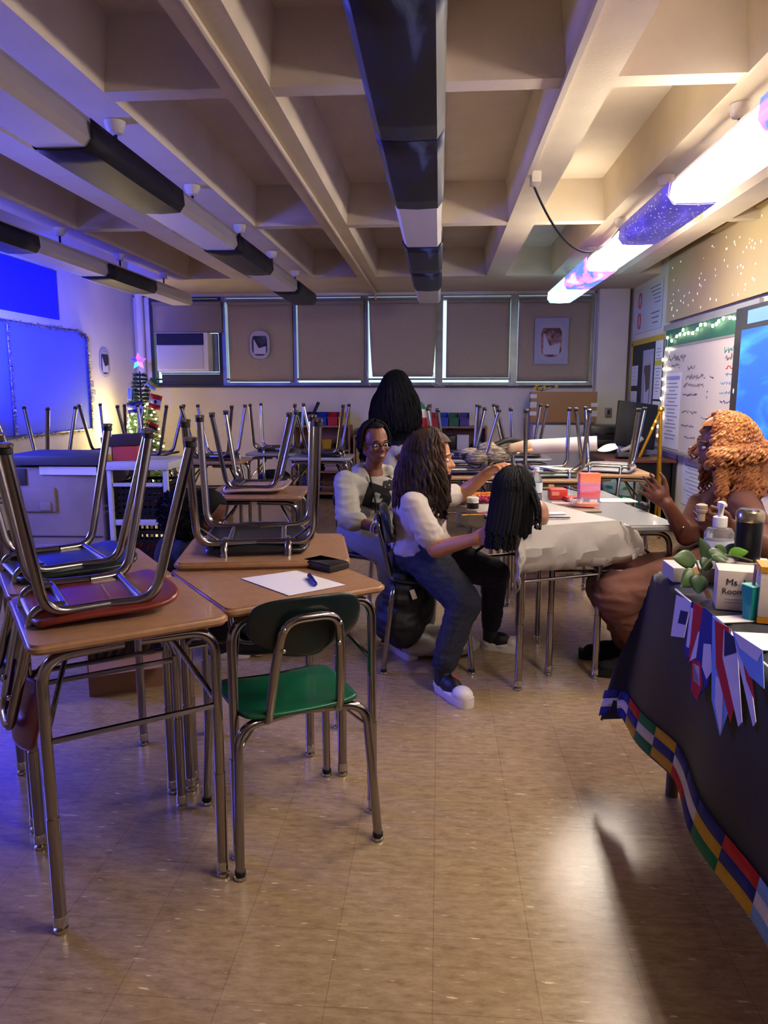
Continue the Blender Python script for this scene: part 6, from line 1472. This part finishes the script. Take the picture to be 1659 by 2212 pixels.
# ---------------------------------------------------------------- mannequin head with black hair
mh = thing('mannequin_head', 'black haired mannequin head with a side braid at the corner of the white papered desk', 'mannequin head', (.42, 3.16, .7455))
O = Vector((.42, 3.16, .7455)); hc = L_(j(1112, 1066, 3.13)); hf = (.55, .83, -.05)
blob('head', head_prims(hc, hf, s=.82) + [('c', hc + Vector((-.01, 0, -.04)), .048, Vector((.0, 0, .035)), .05), ('c', Vector((0, 0, .03)), .055, Vector((0, 0, .048)), .05)], mat('tan vinyl', (160, 116, 92), .4), mh, .006, 3)
eyes(hc, hf, mh, s=.82)
g = MB(); pt = hair_cap(g, hc, hf, .82, off=.012, face=66, low=125, up_ang=48)
lo_ = Vector((-.03, -.05, 0))
strands(g, pt, hf, 260, .17, random.Random(8), .003, 14, .0095, .0, end=.6, face=72, th0=(4, 60), lenvar=.3, seg=12)
strands(g, pt, hf, 160, .21, random.Random(18), .003, 14, .0095, .0, end=.6, face=120, th0=(4, 60), lenvar=.3, seg=12, drop=lambda t: lo_ * t)
M_WIG = mat('jet black wig hair', (9, 9, 10), .7, spec=.2)
hr_ = g.build('hair', M_WIG, mh)
g = MB(); bp = fillet([L_(j(1138, 1040, 3.10)), L_(j(1152, 1065, 3.06)), L_(j(1163, 1100, 3.03)), L_(j(1161, 1142, 3.0))], .03, 5)
for ph in (0, 2.094, 4.189):
    pts = []; 
    for k in range(60):
        t = k / 59; a = t * (len(bp) - 1); i0 = min(int(a), len(bp) - 2); p = bp[i0].lerp(bp[i0 + 1], a - i0); w_ = t * 42 + ph
        pts.append(p + Vector((math.sin(w_) * .009, math.sin(2 * w_) * .006, 0)))
    g.tube(pts, [.0105 * (1 - .25 * k / 59) for k in range(60)], 7)
br_ = g.build('braid', M_WIG, mh)
MB().ell(L_(j(1161, 1136, 2.985)), (.007, .006, .011), 10, 7).build('silver_clip', M_CHROME, br_)
# ---------------------------------------------------------------- bags at the chair
bp_ = thing('backpack', 'black backpack hanging low behind the chair of the girl in white', 'backpack', (-.23, 3.47, .10))
O = Vector((-.23, 3.47, .10))
M_NYL = mat('black nylon', (14, 14, 18), .6, bump=.2, bscale=10)
blob('pack', [('e', L_(j(872, 1290, 3.45)), (.11, .15, .17)), ('e', L_(j(868, 1340, 3.44)), (.12, .16, .13)), ('e', L_(j(838, 1335, 3.45)), (.07, .12, .13)), ('e', L_(j(905, 1310, 3.46)), (.08, .13, .10))], M_NYL, bp_, .009, 4, (.016, 10))
MB().box(L_(j(893, 1284, 3.295)), (.022, .006, .045), rot=(0, -.35, 0)).build('tag', mat('pale tag', (196, 180, 176), .6), bp_)
MB().tube(fillet([L_(j(868, 1262, 3.37)), L_(j(862, 1230, 3.40)), L_(j(852, 1180, 3.42)), L_(j(850, 1262, 3.46))], .05), .012, 8).build('strap', M_NYL, bp_)
pbg = thing('plastic_bag', 'white plastic shopping bag on the floor under the chair of the girl in white', 'bag', (.02, 3.55, 0))
O = Vector((.02, 3.55, 0)); rq = random.Random(12)
blob('film', [('e', (rq.uniform(-.15, .10), rq.uniform(-.07, .07), .055 + rq.uniform(0, .05)), (.09, .075, .055)) for k in range(9)] + [('e', (.0, 0, .06), (.2, .12, .058))], mat('white bag film', (160, 152, 146), .5, bump=.6, bscale=12), pbg, .009, 2)
# ================================================================== LIGHT, CAMERA
def area(name, loc, rot, sx, sy, col, pw):
    l = bpy.data.lights.new(name, 'AREA'); l.shape = 'RECTANGLE'; l.size = sx; l.size_y = sy; l.color = col; l.energy = pw
    o = bpy.data.objects.new(name, l); COL.objects.link(o); o.location = loc; o.rotation_euler = rot; return o
def point(name, loc, col, pw, r=.1):
    l = bpy.data.lights.new(name, 'POINT'); l.color = col; l.energy = pw; l.shadow_soft_size = r
    o = bpy.data.objects.new(name, l); COL.objects.link(o); o.location = loc; return o
# the blue stage lamp standing at the left, out of the picture
def spot(name, loc, tgt, col, pw, ang, r=.08, blend=.6):
    l = bpy.data.lights.new(name, 'SPOT'); l.color = col; l.energy = pw; l.spot_size = math.radians(ang); l.spot_blend = blend; l.shadow_soft_size = r
    o = bpy.data.objects.new(name, l); COL.objects.link(o); o.location = loc; o.rotation_euler = (Vector(tgt) - Vector(loc)).to_track_quat('-Z', 'Y').to_euler(); return o
area('blue_lamp', (-3.55, 3.3, 1.65), (0, -PI / 2, 0), .9, .7, (.10, .12, 1), 18)
spot('blue_wall_lamp', (-2.75, 4.7, 1.7), (-3.75, 6.25, 1.95), (.04, .06, 1), 230, 66, .12, 1.0)
point('tree_glow', (tx - .12, ty - .18, .95), (1, .82, .25), 2.4, .12)
w = bpy.data.worlds.new('sky'); SC.world = w; w.use_nodes = True
w.node_tree.nodes['Background'].inputs['Color'].default_value = (.72, .9, 1, 1); w.node_tree.nodes['Background'].inputs['Strength'].default_value = .22
cam = bpy.data.cameras.new('camera'); co = bpy.data.objects.new('camera', cam); COL.objects.link(co)
cam.sensor_fit = 'VERTICAL'; cam.sensor_height = 24; cam.lens = 24 * F / 2212; cam.clip_start = .02
co.location = CAM; co.rotation_euler = Matrix((RT, UP, -FW)).transposed().to_euler()
SC.camera = co
SC.view_settings.view_transform = 'Standard'; SC.view_settings.look = 'None'; SC.view_settings.gamma = 1; SC.view_settings.use_curve_mapping = False; SC.view_settings.exposure = 2.8
SC.cycles.use_denoising = True
SC.cycles.max_bounces = 6; SC.cycles.diffuse_bounces = 4; SC.cycles.glossy_bounces = 4; SC.cycles.transmission_bounces = 5; SC.cycles.sample_clamp_indirect = 6
SC.cycles.use_adaptive_sampling = True; SC.cycles.adaptive_threshold = .06; SC.cycles.caustics_reflective = False; SC.cycles.caustics_refractive = False
